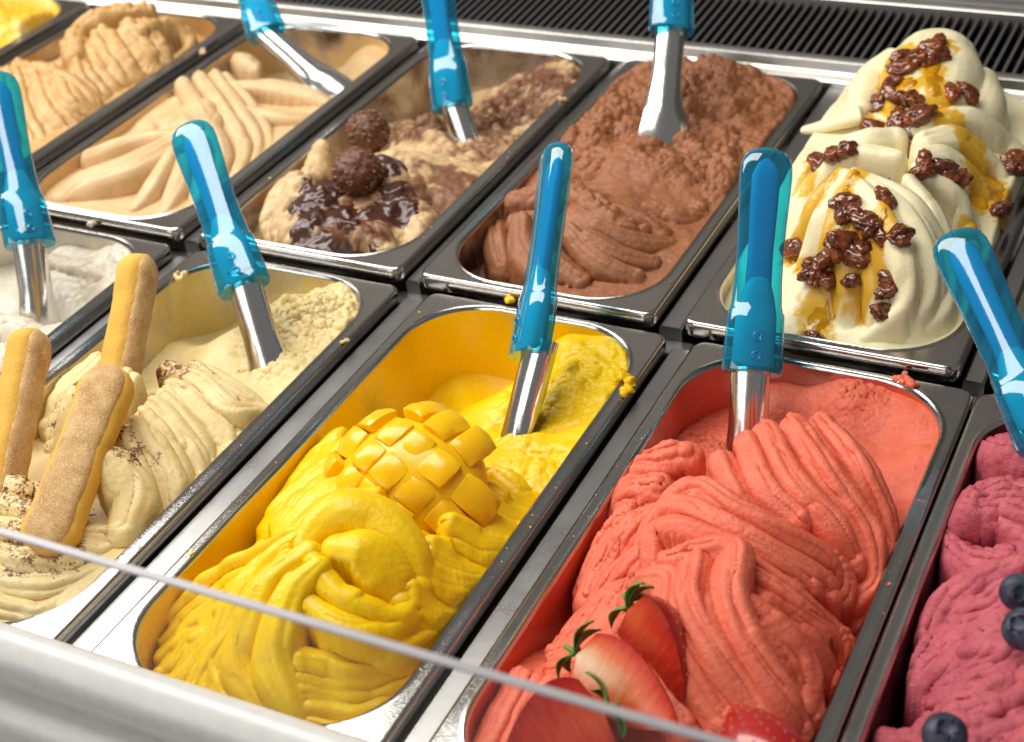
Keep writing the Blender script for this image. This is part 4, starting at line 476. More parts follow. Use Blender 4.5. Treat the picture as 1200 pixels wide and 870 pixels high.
'mal': {'seed': 103, 'step': 1.0, 'k': 0.6, 'edge': -2, 'lean': 0.8, 'rough': 0.0, 'brough': 0.8, 'rs': 0.05, 'base': [(20, 40, -12), (82, 16, -8), (140, 30, -6), (82, 60, 22), (24, 110, 6), (152, 110, 4), (82, 150, 32), (30, 200, 22), (152, 200, 14), (82, 250, 42), (146, 270, 10), (82, 330, 34), (26, 310, 20), (136, 335, 6)], 'strokes': [{'p': [(78, 300, 70), (80, 282, 69), (84, 255, 58)], 'w': [32, 38, 32], 'a': 46, 'sq': 3.2, 'fit': 0, 'streak': 0.2}, {'p': [(46, 300, 56), (38, 280, 50), (40, 250, 40)], 'w': [10, 14, 12], 'a': 22, 'fit': 0, 'streak': 0.25}, {'p': [(112, 296, 50), (118, 275, 44), (114, 250, 36)], 'w': [12, 15, 12], 'a': 24, 'fit': 0, 'streak': 0.25}, {'p': [(104.3, 21.0, -5), (128.1, 26.6, -6), (146.9, 41.7, -8)], 'w': [4.3, 6.02, 4.3], 'a': 8.1, 'ribs': 1, 'ribamp': 0.6773}, {'p': [(117.4, 27.5, 2), (137.8, 36.7, -2), (152.7, 59.4, -7)], 'w': [4.3, 6.02, 4.3], 'a': 9.45, 'skew': 0.3, 'ribs': 1, 'ribamp': 0.6773}, {'p': [(131.5, 39.7, 8), (144.3, 49.8, 2), (154.0, 76.1, -6)], 'w': [4.3, 6.02, 4.3], 'a': 9.45, 'skew': 0.3, 'ribs': 1, 'ribamp': 0.6773}, {'p': [(54.7, 47.6, -8), (77.1, 26.3, -6), (99.3, 21.0, -6)], 'w': [5.16, 6.88, 5.16], 'a': 10.8, 'ribs': 2, 'ribamp': 0.774}, {'p': [(50.0, 255.7, 38), (9.0, 308.3, -4), (-15.3, 325.9, -33)], 'w': [7.74, 10.32, 7.74], 'a': 14.85, 'streak': 0.3, 'ribs': 2, 'ribamp': 0.9}, {'p': [(92.2, 212.3, 50), (116.7, 241.3, 46), (142.0, 252.2, 19), (154.1, 214.3, -2)], 'w': [8.6, 11.18, 11.18, 7.74], 'a': 17.55, 'streak': 0.4, 'ribs': 2, 'ribamp': 0.9}, {'p': [(99.1, 183.5, 52), (116.6, 203.4, 48), (139.3, 208.4, 24), (147.2, 193.9, -2)], 'w': [7.74, 10.32, 10.32, 6.88], 'a': 17.55, 'streak': 0.4, 'skew': 0.3, 'ribs': 2, 'ribamp': 0.9}, {'p': [(104.8, 159.8, 52), (116.8, 171.5, 48), (135.3, 174.4, 28), (142.8, 162.9, -2)], 'w': [6.88, 9.46, 10.32, 6.88], 'a': 17.55, 'streak': 0.4, 'skew': 0.3, 'ribs': 2, 'ribamp': 0.9}, {'p': [(106.4, 141.9, 52), (119.7, 143.9, 44), (135.0, 140.6, 24), (144.6, 129.5, -2)], 'w': [6.02, 8.6, 9.46, 6.02], 'a': 16.2, 'streak': 0.4, 'skew': 0.3, 'ribs': 2, 'ribamp': 0.9}, {'p': [(76.7, 196.8, 46), (49.8, 191.4, 42), (-8.9, 282.9, -33), (17.1, 157.7, 0)], 'w': [7.74, 11.18, 10.32, 6.88], 'a': 16.2, 'streak': 0.3, 'ribs': 2, 'ribamp': 0.9}, {'p': [(87.1, 154.9, 52), (59.0, 157.5, 50), (33.2, 151.2, 28), (27.6, 124.4, 0)], 'w': [6.88, 10.32, 10.32, 6.88], 'a': 16.2, 'streak': 0.3, 'skew': 0.3, 'ribs': 2, 'ribamp': 0.9}, {'p': [(66.0, 102.9, 62), (51.8, 89.1, 44), (44.0, 80.8, 14), (49.3, 61.5, -8)], 'w': [3.44, 6.88, 7.74, 6.02], 'a': 13.5, 'streak': 0.25, 'skew': 0.2, 'ribs': 2, 'ribamp': 0.8708}, {'p': [(68.6, 99.3, 63), (62.4, 75.3, 44), (59.0, 63.7, 14), (65.4, 47.7, -6)], 'w': [3.44, 6.88, 7.74, 6.02], 'a': 13.5, 'streak': 0.25, 'skew': 0.2, 'ribs': 2, 'ribamp': 0.8708}, {'p': [(70.4, 96.6, 64), (74.5, 62.3, 47), (76.3, 48.0, 20), (83.8, 35.2, -4)], 'w': [3.44, 6.88, 8.6, 6.02], 'a': 13.5, 'streak': 0.25, 'skew': 0.2, 'ribs': 2, 'ribamp': 0.9}, {'p': [(71.6, 95.8, 64), (84.9, 59.8, 50), (92.6, 41.0, 24), (101.0, 32.5, -2)], 'w': [3.44, 6.88, 8.6, 6.02], 'a': 13.5, 'streak': 0.25, 'skew': 0.2, 'ribs': 2, 'ribamp': 0.9}, {'p': [(73.1, 96.2, 64), (95.7, 62.7, 53), (108.6, 40.7, 30), (118.3, 33.6, 2)], 'w': [3.44, 6.88, 8.6, 6.02], 'a': 13.5, 'streak': 0.25, 'skew': 0.2, 'ribs': 2, 'ribamp': 0.9}, {'p': [(74.3, 97.7, 64), (104.2, 72.3, 55), (122.9, 48.2, 34), (130.5, 37.4, 8)], 'w': [3.44, 6.88, 8.6, 6.02], 'a': 13.5, 'streak': 0.25, 'skew': 0.2, 'ribs': 2, 'ribamp': 0.9}, {'p': [(75.6, 102.4, 63), (112.9, 84.2, 53), (133.5, 60.2, 32), (137.1, 47.3, 8)], 'w': [3.44, 6.88, 7.74, 5.16], 'a': 14.85, 'streak': 0.25, 'skew': 0.2, 'ribs': 2, 'ribamp': 0.8708}, {'p': [(104.0, 119.4, 54), (124.9, 99.5, 44), (139.6, 79.8, 22), (140.2, 65.0, 4)], 'w': [3.44, 6.02, 6.88, 4.3], 'a': 12.15, 'streak': 0.25, 'ribs': 2, 'ribamp': 0.774}, {'p': [(110.8, 135.3, 50), (128.9, 139.2, 40), (139.7, 132.5, 20)], 'w': [4.3, 6.88, 5.16], 'a': 10.8, 'ribs': 2, 'ribamp': 0.774}, {'p': [(75.9, 99.3, 64), (108.5, 80.7, 57), (129.6, 60.1, 40), (133.3, 44.1, 18), (120.0, 27.3, 2)], 'w': [2.58, 5.16, 6.02, 6.02, 3.44], 'a': 12.15, 'streak': 0.2, 'skew': 0.35, 'ribs': 1, 'ribamp': 0.6773}, {'p': [(77.5, 101.0, 64), (115.3, 87.9, 56), (136.4, 78.6, 28), (142.6, 52.3, 12), (129.4, 30.2, -2)], 'w': [2.58, 5.16, 6.02, 6.02, 3.44], 'a': 12.15, 'streak': 0.2, 'skew': 0.35, 'ribs': 1, 'ribamp': 0.6773}, {'p': [(75.0, 94.7, 65), (102.2, 66.0, 58), (121.2, 43.6, 42), (122.7, 32.5, 20), (106.6, 21.4, 0)], 'w': [2.58, 5.16, 6.02, 6.02, 3.44], 'a': 12.15, 'streak': 0.2, 'skew': 0.35, 'ribs': 1, 'ribamp': 0.6773}], 'tint2': [([(71.6, 273.1, 52), (57.4, 271.4, 48), (61.1, 246.9, 40), (73.8, 243.2, 40)], 12.3984, 0.95), ([(81.5, 268.3, 52), (88.5, 247.1, 40), (99.9, 216.4, 46)], 9.9187, 0.95), ([(111.2, 215.1, 48), (133.6, 192.7, 34), (147.2, 189.0, 10), (154.1, 164.5, -1)], 13.6383, 0.95), ([(125.6, 188.6, 44), (140.7, 163.7, 22)], 9.9187, 0.95), ([(68.9, 120.9, 60), (57.4, 89.0, 36), (45.0, 77.5, 16)], 7.4391, 0.95), ([(79.4, 102.0, 62), (69.3, 57.5, 40), (55.0, 62.5, 20)], 6.1992, 0.95), ([(90.1, 48.0, 40), (75.8, 37.7, 14), (74.6, 25.6, 0)], 14.8781, 0.95), ([(102.9, 65.7, 44), (104.0, 36.1, 26)], 7.4391, 0.95), ([(29.0, 184.4, 30), (31.3, 148.3, 26)], 8.6789, 0.95), ([(143.5, 128.0, 17), (148.6, 109.2, 4)], 9.9187, 0.95), ([(56.7, 270.6, 66), (70.4, 272.7, 74), (85.6, 283.2, 70)], 9.9187, 0.95), ([(87.7, 249.5, 70), (93.8, 238.6, 60), (99.1, 236.8, 54)], 9.9187, 0.95), ([(59.0, 251.2, 60), (66.4, 235.5, 52)], 9.9187, 0.95), ([(46.6, 234.2, 44), (62.1, 219.9, 46), (47.2, 222.1, 40)], 8.2656, 0.95)], 'mat': {'col': (0.9, 0.83, 0.57), 'col2': (0.84, 0.75, 0.45), 'rough': 0.38, 'sss': 0.15, 'rad': (1, 0.8, 0.45), 'fine': 0.45, 'fdist': 0.0007, 'fscale': 900, 'tint2': (0.72, 0.4, 0.01)}, 'label': 'tall ivory gelato swirl trickled with amber syrup', 'eslope': 4.5, 'soft': 1},
}
for key, g in GEL.items():
    if 'mat' not in g: continue
    make_gelato(key, g, gelato_mat("gelato_" + key, **g["mat"]), g['label'])

# ------------------------------------------------------------------ spatulas
def handle_mat(name, col, trans, rough):
    m, nt, b = nodes(name); b.inputs['Transmission Weight'].default_value = trans; b.inputs['IOR'].default_value = 1.47
    b.inputs['Roughness'].default_value = rough
    v = coord(nt); n = noise(nt, v, 35, 3); c = mixc(nt, n, tuple(x * .75 for x in col), col); nt.links.new(c, b.inputs['Base Color'])
    b.inputs['Specular IOR Level'].default_value = .2
    bump(nt, b, noise(nt, v, 160, 2), .05, .0006)
    return m
def shell_mat(name, tint, solid, share):
    # clear tinted plastic: part of the light passes tinted, part is scattered in the body, gloss on top
    m, nt, b = nodes(name); out = [n for n in nt.nodes if n.type == 'OUTPUT_MATERIAL'][0]
    b.inputs['Base Color'].default_value = (*solid, 1); b.inputs['Roughness'].default_value = .06; b.inputs['Coat Weight'].default_value = .4; b.inputs['Coat Roughness'].default_value = .03
    v = coord(nt); nz_ = noise(nt, v, 30, 3); nt.links.new(mixc(nt, nz_, tuple(x * .75 for x in solid), solid), b.inputs['Base Color'])
    bump(nt, b, noise(nt, v, 120, 2), .04, .0006)
    tr = N(nt, 'ShaderNodeBsdfTransparent'); tr.inputs[0].default_value = (*tint, 1)
    lw = N(nt, 'ShaderNodeLayerWeight'); lw.inputs[0].default_value = .35
    f = math_(nt, 'MULTIPLY_ADD', lw.outputs['Facing'], .75); f.node.inputs[2].default_value = share
    cl_ = math_(nt, 'MINIMUM', f, 1.0)
    mx = N(nt, 'ShaderNodeMixShader'); nt.links.new(cl_, mx.inputs[0]); nt.links.new(tr.outputs[0], mx.inputs[1]); nt.links.new(b.outputs[0], mx.inputs[2])
    gl = N(nt, 'ShaderNodeBsdfGlossy'); gl.inputs[0].default_value = (1, 1, 1, 1); sm_ = math_(nt, 'MULTIPLY_ADD', noise(nt, v, 45, 5, .65), .16); sm_.node.inputs[2].default_value = -.02; nt.links.new(math_(nt, 'MAXIMUM', sm_, .03), gl.inputs['Roughness'])
    l2 = N(nt, 'ShaderNodeLayerWeight'); l2.inputs[0].default_value = .5; p5 = math_(nt, 'POWER', l2.outputs['Facing'], 5.0); fz = math_(nt, 'MULTIPLY_ADD', p5, .9); fz.node.inputs[2].default_value = .06
    m2 = N(nt, 'ShaderNodeMixShader'); nt.links.new(fz, m2.inputs[0]); nt.links.new(mx.outputs[0], m2.inputs[1]); nt.links.new(gl.outputs[0], m2.inputs[2]); nt.links.new(m2.outputs[0], out.inputs[0])
    return m
HANDLE = shell_mat('blue_clear_plastic', (.14, .82, .98), (.0, .33, .60), .10)
CORE = handle_mat('cyan_inner_plastic', (.0, .58, .72), .0, .4)
def section(w, d, n=24, e=2.6):
    out = []
    for i in range(n):
        a = 2 * math.pi * i / n; c, s = math.cos(a), math.sin(a)
        out.append((math.copysign(abs(c) ** (2 / e), c) * w / 2, math.copysign(abs(s) ** (2 / e), s) * d / 2))
    return out
def sweep_sections(name, specs, e=2.6, n=24):
    """specs: (z, width, depth, y offset)"""
    loops = [[(x, y + off, z) for x, y in section(w, d, n, e)] for z, w, d, off in specs]
    V, Fc = loft(loops, True, True); return autosmooth(fix_normals(mesh_from(name, V, Fc)), 50)
HL = .132
prof = [(0, 33, 20), (.012, 34.2, 21), (.05, 34.2, 21), (.2, 32.6, 20), (.262, 32, 19.6), (.270, 30.4, 18.4), (.30, 28.6, 17.4), (.40, 27.0, 16.4), (.52, 26.6, 16), (.66, 27.8, 16), (.80, 29.8, 16.2), (.87, 30.4, 16.2), (.92, 29.6, 15.8), (.957, 26.5, 14.6), (.981, 20.5, 11.8), (.995, 12, 7.5), (1, 3, 2)]
HANDLE_ME = sweep_sections('handle', [(t * HL, w / 1000, d / 1000, .0012 * math.sin(t * 3.1)) for t, w, d in prof], 2.15, 32); HANDLE_ME.materials.append(HANDLE)
INNER_ME = sweep_sections('inner_core', [(z / 1000, w / 1000, d / 1000, .0004) for z, w, d in ((40, 8, 5), (44, 15, 8), (70, 14, 7.6), (100, 16, 7.6), (116, 16, 7), (123, 10, 4), (126, 3, 1.5))], 3.4); INNER_ME.materials.append(handle_mat('blue_inner_plastic', (.0, .38, .66), .0, .35))
CORE_ME = sweep_sections('socket', [(z / 1000, w / 1000, d / 1000, 0) for z, w, d in ((3, 19, 12.5), (5, 24, 14), (33, 23, 13.5), (44, 19, 11), (54, 13, 8), (60, 4, 2.4))]); CORE_ME.materials.append(CORE)
def ring_mesh(name, r, t, n=20, m=8):
    V, Fc = loft([[(r * math.cos(2 * math.pi * i / n) + t * math.cos(2 * math.pi * j / m) * math.cos(2 * math.pi * i / n), t * math.sin(2 * math.pi * j / m), r * math.sin(2 * math.pi * i / n) + t * math.cos(2 * math.pi * j / m) * math.sin(2 * math.pi * i / n)) for j in range(m)] for i in list(range(n)) + [0]])
    return mesh_from(name, V, Fc)
PIN_ME = ring_mesh('pin_hole', .0022, .0007); PIN_ME.materials.append(HANDLE)
def blade_mesh(L):
    """trough shaped blade: round shank at the socket, opening and flattening to a rounded tip"""
    loops = []; nu = 16; nt_ = 26
    for i in range(nt_ + 1):
        t = i / nt_; z = .012 - t * (L + .012)
        half = .0112 + (.0185 - .0112) * max(0, min(1, (-z - .030) / .05)) ** 1.2
        if t > .86: half *= math.sqrt(max(.02, 1 - ((t - .86) / .1405) ** 2))
        ang = math.radians(165 - 118 * max(0, min(1, (-z - .012) / .05)))
        R_ = half / math.sin(min(ang, math.pi / 2)) if ang < math.pi / 2 else half
        bend = .006 * t * t
        outer = []; inner = []
        for j in range(nu + 1):
            a = -ang + 2 * ang * j / nu
            sc = half / (R_ * math.sin(min(ang, math.pi / 2)))
            x = R_ * math.sin(a) * sc; y = -(R_ * math.cos(a) - R_ * .55) * .8
            outer.append((x, y + bend, z)); inner.append((x * .92, y + .0013 + bend, z))
        loops.append(outer + inner[::-1])
    V, Fc = loft(loops, True, True); return autosmooth(fix_normals(mesh_from('blade', V, Fc)), 45)
for lab, s in [('blue handled spatula standing in the coral strawberry gelato', {'tip': (0.20344, -0.0835, -0.03), 'col': (0.19557, -0.05555, 0.0117), 'top': (0.17289, 0.04239, 0.1062), 'wv': (0.90933, 0.3781, -0.17367)}), ('blue handled spatula seen edge on in the mango gelato', {'tip': (0.06627, -0.13664, -0.045), 'col': (0.07259, -0.08553, 0.01622), 'top': (0.051, 0.01846, 0.10437), 'wv': (0.71794, -0.35734, 0.59739)}), ('blue handled spatula in the crumbly end of the tiramisu gelato', {'tip': (-0.08774, -0.11843, -0.035), 'col': (-0.12043, -0.08811, 0.02779), 'top': (-0.20468, -0.00881, 0.09148), 'wv': (0.75503, 0.61091, 0.23817)}), ('blue handled spatula in the scraped ivory gelato', {'tip': (-0.28495, -0.10772, -0.04), 'col': (-0.30048, -0.08086, 0.02371), 'top': (-0.36778, -0.00607, 0.10916), 'wv': (0.55875, 0.79027, -0.25156)}), ('blue handled spatula resting in the beige caramel gelato', {'tip': (-0.25325, 0.24895, -0.02), 'col': (-0.33892, 0.2673, 0.03016), 'top': (-0.4253, 0.35427, 0.07894), 'wv': (0.75288, 0.61226, 0.24147)}), ('blue handled spatula with gelato caked on its blade in the hazelnut gelato', {'tip': (-0.10284, 0.18101, -0.04), 'col': (-0.13176, 0.20652, 0.01385), 'top': (-0.18063, 0.28563, 0.11857), 'wv': (0.9365, 0.18084, 0.30043)}), ('blue handled spatula pushed into the chocolate gelato', {'tip': (0.04442, 0.18492, -0.02), 'col': (0.02491, 0.26847, 0.06605), 'top': (-0.00973, 0.36868, 0.14461), 'wv': (0.84657, 0.47728, -0.23561)}), ('blue handled spatula leaning over the purple pink berry gelato', {'tip': (0.39088, -0.1001, -0.02), 'col': (0.35979, -0.0835, 0.02396), 'top': (0.28304, 0.01449, 0.08357), 'wv': (0.83108, 0.47916, 0.28232)})]:
    col, top, tip, wv = Vector(s['col']), Vector(s['top']), Vector(s['tip']), Vector(s['wv'])
    def frame(z, w):
        z = z.normalized(); x = (w - z * w.dot(z)).normalized(); y = z.cross(x); return Matrix((x, y, z)).transposed().to_4x4()
    root = empty('gelato_spatula', (0, 0, 0)); M = frame(top - col, wv); M.translation = col; root.matrix_world = M
    tag(root, lab, 'spatula', 'blue handled spatulas')
    h = put('handle', HANDLE_ME, None, root); put('socket', CORE_ME, None, h); put('inner_core', INNER_ME, None, h)
    for zz in (.008, .019): put('pin_hole', PIN_ME, None, h, (0, -.0108, zz))
    bl = put('blade', blade_mesh((tip - col).length), BLADE, root)
    Mb = frame(col - tip, wv); Mb.translation = col; bl.matrix_parent_inverse = Matrix(); bl.matrix_local = M.inverted() @ Mb

# ------------------------------------------------------------------ ladyfingers
CRUST = plain('sugared_crust', (.62, .36, .14), .75)
SPONGE = plain('yellow_sponge', (.82, .47, .075), .8)
for mt, sc, amt in ((CRUST, 900, .9), (SPONGE, 500, .6)):
    nt = mt.node_tree; b = nt.nodes['Principled BSDF']; v = coord(nt); bump(nt, b, noise(nt, v, sc, 4, .7), amt, .0012)
nt = CRUST.node_tree; b = nt.nodes['Principled BSDF']; v = coord(nt)
sug = ramp(nt, noise(nt, v, 1300, 2), [(.56, (0,)), (.64, (1,))]); big = ramp(nt, noise(nt, v, 130, 4), [(.35, (0,)), (.65, (1,))])
c = mixc(nt, big, (.60, .32, .11), (.78, .50, .21)); c = mixc(nt, sug, c, (.86, .68, .43)); nt.links.new(c, b.inputs['Base Color'])
def ladyfinger(label, bot, top, wv, W=.029, D=.020):
    bot, top, wv = Vector(bot), Vector(top), Vector(wv); L = (top - bot).length
    z = (top - bot).normalized(); x = (wv - z * wv.dot(z)).normalized(); y = z.cross(x)
    M = Matrix((x, y, z)).transposed().to_4x4(); M.translation = bot
    root = tag(empty('ladyfinger', (0, 0, 0)), label, 'biscuit', 'ladyfingers stuck in the tiramisu gelato'); root.matrix_world = M
    sp = []; cr = []
    for i in range(61):
        t = i / 60; end = min(t, 1 - t) * L; r = W / 2
        k = math.sqrt(max(0.0, 1 - (max(0, r - end) / r) ** 2)) if end < r else 1
        k = max(k, .12); waist = 1 - .10 * math.sin(math.pi * min(1, max(0, (t - .12) / .76))) + .015 * math.sin(t * 23)
        sp.append((t * L, W * k * waist, D * (.45 + .55 * k), 0)); cr.append((t * L * .985 + L * .0075, W * .76 * k * waist, D * .5 * (.4 + .6 * k), -D * .34 * (.5 + .5 * k)))
    from mathutils import noise as mn
    for nm, spec, e_, mt, amp, frq in (('sponge', sp, 2.5, SPONGE, .0006, 70), ('sugar_crust', cr, 2.3, CRUST, .0006, 90)):
        me = sweep_sections(nm, spec, e_, 40)
        for v in me.vertices: v.co += v.normal * amp * mn.fractal(v.co * frq + Vector((len(label), 0, 0)), 1, 2, 4)
        put(nm, me, mt, root)
    return root
for k, a in enumerate([('ladyfinger with its sugared face turned out, in front of the other two', (-0.10523, -0.30941, -0.004), (-0.13005, -0.2014, 0.03927), (0.94865, 0.27828, -0.15038)), ('upright ladyfinger rising behind the one with its sugared face turned out', (-0.15203, -0.19682, -0.01), (-0.17977, -0.10741, 0.0515), (0.01233, 0.56925, -0.82207)), ('ladyfinger near the pan edge, standing in front of the scraped ivory gelato', (-0.16246, -0.28392, -0.01), (-0.19988, -0.18873, 0.04257), (0.05883, 0.50024, -0.86389))]): ladyfinger(*a, W=.032 if k == 0 else .028)

# ------------------------------------------------------------------ cut mango half (hedgehog)
MANGO = gelato_mat('mango_flesh', (.94, .58, .004), (.90, .50, .003), rough=.24, sss=.3, rad=(1, .5, .05), fine=.25, fdist=.0005, fscale=300)
def mango_half(c, ax, ay, up, rx, ry, rz):
    ax, ay, up = Vector(ax), Vector(ay), Vector(up)
    M = Matrix((ax, ay, up)).transposed().to_4x4(); M.translation = Vector(c)
    root = tag(empty('mango_half', (0, 0, 0)), 'half mango scored into cubes lying on the yellow gelato', 'mango'); root.matrix_world = M
    bm = bmesh.new(); bmesh.ops.create_uvsphere(bm, u_segments=40, v_segments=20, radius=1)
    for v in bm.verts: v.co = Vector((v.co.x * rx * .97, v.co.y * ry * .97, v.co.z * rz * .985 if v.co.z > 0 else v.co.z * rz * .3))
    put('flesh_base', bm_mesh('flesh_base', bm), MANGO, root)
    rr = random.Random(4); ca, sa = math.cos(math.radians(40)), math.sin(math.radians(40))
    xs_ = [-1.05, -.62, -.22, .16, .56, 1.05]; ys_ = [-1.05, -.5, -.1, .27, .62, 1.05]
    for i in range(5):
        for j in range(5):
            x0, x1, y0, y1 = xs_[i], xs_[i + 1], ys_[j], ys_[j + 1]; px_, py_ = (x0 + x1) / 2, (y0 + y1) / 2
            cx, cy = px_ * ca - py_ * sa, px_ * sa + py_ * ca
            if cx * cx + cy * cy > 1.0: continue
            ed = cx * cx + cy * cy; cz = math.sqrt(max(.04, 1 - .86 * ed))
            nrm = Vector((cx / rx * .95, cy / ry * .95, cz / rz)).normalized()
            bm = bmesh.new(); lift = rr.uniform(-.0015, .003) * (1 - .5 * ed); tw = rr.uniform(-.10, .10)
            hx, hy = (x1 - x0) / 2 * rx * 1.06, (y1 - y0) / 2 * ry * 1.06
            bmesh.ops.create_cube(bm, size=1); bmesh.ops.subdivide_edges(bm, edges=bm.edges[:], cuts=3, use_grid_fill=True)
            tx, ty = rr.uniform(-.12, .12), rr.uniform(-.12, .12)
            for v in bm.verts:
                p = v.co; fl = 1.0 if p.z > .2 else .80; rd = 1 - .16 * (abs(p.x * 2) ** 4 + abs(p.y * 2) ** 4) * (1 if p.z > .2 else 0)
                top = .5 - .16 * (p.x * p.x + p.y * p.y) * (1 + ed) + tx * p.x + ty * p.y
                zz = p.z * .024 if p.z < .4 else (top - .04) * .024
                v.co = Vector((p.x * 2 * hx * fl * (1 - .05 * (abs(p.y * 2) ** 3)), p.y * 2 * hy * fl * (1 - .05 * (abs(p.x * 2) ** 3)), zz)) + Vector((rr.uniform(-1, 1), rr.uniform(-1, 1), rr.uniform(-1, 1))) * .00035
            sharp = [e for e in bm.edges if len(e.link_faces) == 2 and e.calc_face_angle(0) > .9]
            bmesh.ops.bevel(bm, geom=sharp, offset=.0009, segments=2, profile=.55, affect='EDGES', clamp_overlap=True)
            q = Vector((0, 0, 1)).rotation_difference(nrm)
            o = put('mango_cube', bm_mesh('mango_cube', bm, True, 70), MANGO, root)
            o.rotation_mode = 'QUATERNION'; o.rotation_quaternion = q @ Matrix.Rotation(tw + math.radians(40), 3, 'Z').to_quaternion()
            o.location = Vector((cx * rx * .95, cy * ry * .95, cz * rz * .95 - .011 + lift)) + nrm * .001
    return root
mango_half(*((0.05629, -0.19986, 0.001), (0.89148, 0.41968, 0.1707), (-0.44191, 0.72235, 0.53191), (0.09993, -0.54962, 0.82942), 0.043, 0.041, 0.028))

# ------------------------------------------------------------------ strawberries
SKIN = plain('strawberry_skin', (.42, .012, .012), .22); SKIN.node_tree.nodes['Principled BSDF'].inputs['Coat Weight'].default_value = .4
LEAF = plain('strawberry_leaf', (.13, .27, .045), .45)
SEED = plain('strawberry_seed', (.45, .20, .05), .4)
mC, nt, b = nodes('strawberry_cut'); b.inputs['Roughness'].default_value = .25; b.inputs['Subsurface Weight'].default_value = .2; b.inputs['Subsurface Scale'].default_value = .003
tc = N(nt, 'ShaderNodeTexCoord'); sep = N(nt, 'ShaderNodeSeparateXYZ'); nt.links.new(tc.outputs['Object'], sep.inputs[0])
at = N(nt, 'ShaderNodeAttribute', attribute_name='core')
nz = noise(nt, coord(nt, (.25, 1, 1)), 420, 3); f = math_(nt, 'ADD', at.outputs['Fac'], math_(nt, 'MULTIPLY_ADD', nz, .35)); f.node.inputs[1].links[0].from_node.inputs[2].default_value = -.17
nt.links.new(ramp(nt, f, [(0, (.36, .012, .010)), (.22, (.62, .045, .02)), (.5, (.80, .16, .05)), (.75, (.88, .45, .24)), (1, (.92, .72, .5))]), b.inputs['Base Color'])
def berry_half(label, pos, tipdir, facedir, L, Wd, whiten, leaves=True):
    """half strawberry: z from stem to tip, cut face towards +y"""
    pos = Vector(pos); z = Vector(tipdir).normalized(); f_ = Vector(facedir); y = (f_ - z * f_.dot(z)).normalized(); x = y.cross(z)
    M = Matrix((x, y, z)).transposed().to_4x4(); M.translation = pos
    root = tag(empty('strawberry_half', (0, 0, 0)), label, 'strawberry', 'cut strawberries on the coral gelato'); root.matrix_world = M
    def rad(t): return Wd / 2 * (math.sin(math.pi * min(1, t * .93 + .055) ** .62) ** .75) if 0 < t < 1 else .0008
    n = 20; loops = []
    for i in range(n + 1):
        t = i / n; r = rad(t); loops.append([(r * math.cos(math.pi + math.pi * k / 18), r * .95 * math.sin(math.pi + math.pi * k / 18), t * L) for k in range(19)])
    V, Fc = loft(loops, closed=False); put('skin', autosmooth(mesh_from('skin', V, Fc), 60), SKIN, root)
    V = []; core = []; 
    for i in range(n + 1):
        t = i / n; r = rad(t)
        for k in range(-6, 7):
            V.append((r * k / 6, .0006 * (1 - (k / 6) ** 2) + .0004, t * L)); core.append(max(0, (1 - abs(k / 6) ** 1.3)) * (1.15 - t) * whiten + .15 * whiten)
    Fc = [(i * 13 + k, i * 13 + k + 1, (i + 1) * 13 + k + 1, (i + 1) * 13 + k) for i in range(n) for k in range(12)]
    m = mesh_from('cut_face', V, Fc); a_ = m.attributes.new('core', 'FLOAT', 'POINT'); a_.data.foreach_set('value', core); put('cut_face', m, mC, root)
    bm = bmesh.new(); rr = random.Random(len(label))
    for i in range(1, 9):
        for k in range(1, 9):
            t = (i + .5 * (k % 2)) / 9.5; a = math.pi + math.pi * (k - .5 + .2 * rr.random()) / 8.4; r = rad(t)
            s = bmesh.ops.create_icosphere(bm, subdivisions=1, radius=.0005, matrix=Matrix.Translation((r * 1.0 * math.cos(a), r * .955 * math.sin(a), t * L)) @ Matrix.Diagonal((1, 1, 1.5, 1)))
    so = put('seeds', bm_mesh('seeds', bm), SEED, root); so['kind'] = 'stuff'
    if leaves:
        for i in range(5):
            a = math.pi * (1.02 + .24 * i) ; ll = rr.uniform(.013, .020); V = []; nL = 7
            for k in range(nL + 1):
                t = k / nL; w = .0036 * math.sin(math.pi * min(1, t * .9 + .1)) ; out = ll * t; zz = -.002 - .006 * math.sin(t * 2.2) + .004 * t * t
                c_, s_ = math.cos(a), math.sin(a)
                for q in (-1, 0, 1): V.append((out * c_ - q * w * s_, out * s_ * .9 + q * w * c_, zz + abs(q) * .0012))
            for k in range(len(V)): pass
            Fc = [(k * 3 + q, k * 3 + q + 1, k * 3 + q + 4, k * 3 + q + 3) for k in range(nL) for q in (0, 1)]
            m = mesh_from('leaf', V, Fc); o = put('leaf', m, LEAF, root); md = o.modifiers.new('thick', 'SOLIDIFY'); md.thickness = .0005
        V, Fc = loft([[(.0013 * math.cos(i * .785), .0013 * math.sin(i * .785) - .002, z_) for i in range(8)] for z_ in (.001, -.004, -.008)], True, True)
        put('stem', mesh_from('stem', V, Fc), LEAF, root)
    return root
for a in [('half strawberry with dark red skin and green leaves above the pale cut half', (0.2109, -0.27006, 0.028), (0.02949, -0.02201, -0.014), (-0.5, -0.75, 0.35), 0.048, 0.036, 0.35, True), ('half strawberry with pale orange cut face and green leaves', (0.19797, -0.29916, 0.022), (0.05119, -0.01575, -0.008), (-0.1, -0.7, 0.75), 0.056, 0.034, 0.78, True), ('half strawberry with dark red cut face lying below the pale cut half', (0.22228, -0.32564, 0.022), (-0.01668, -0.02272, -0.004), (0.0, -0.85, 0.55), 0.05, 0.045, 0.3, True), ('bright red seedy strawberry sunk in the coral gelato beyond the cut halves', (0.30368, -0.34047, 0.018), (-0.01614, 0.01694, 0.006), (0.1, 0.9, -0.5), 0.045, 0.042, 0.3, False)]: berry_half(*a)

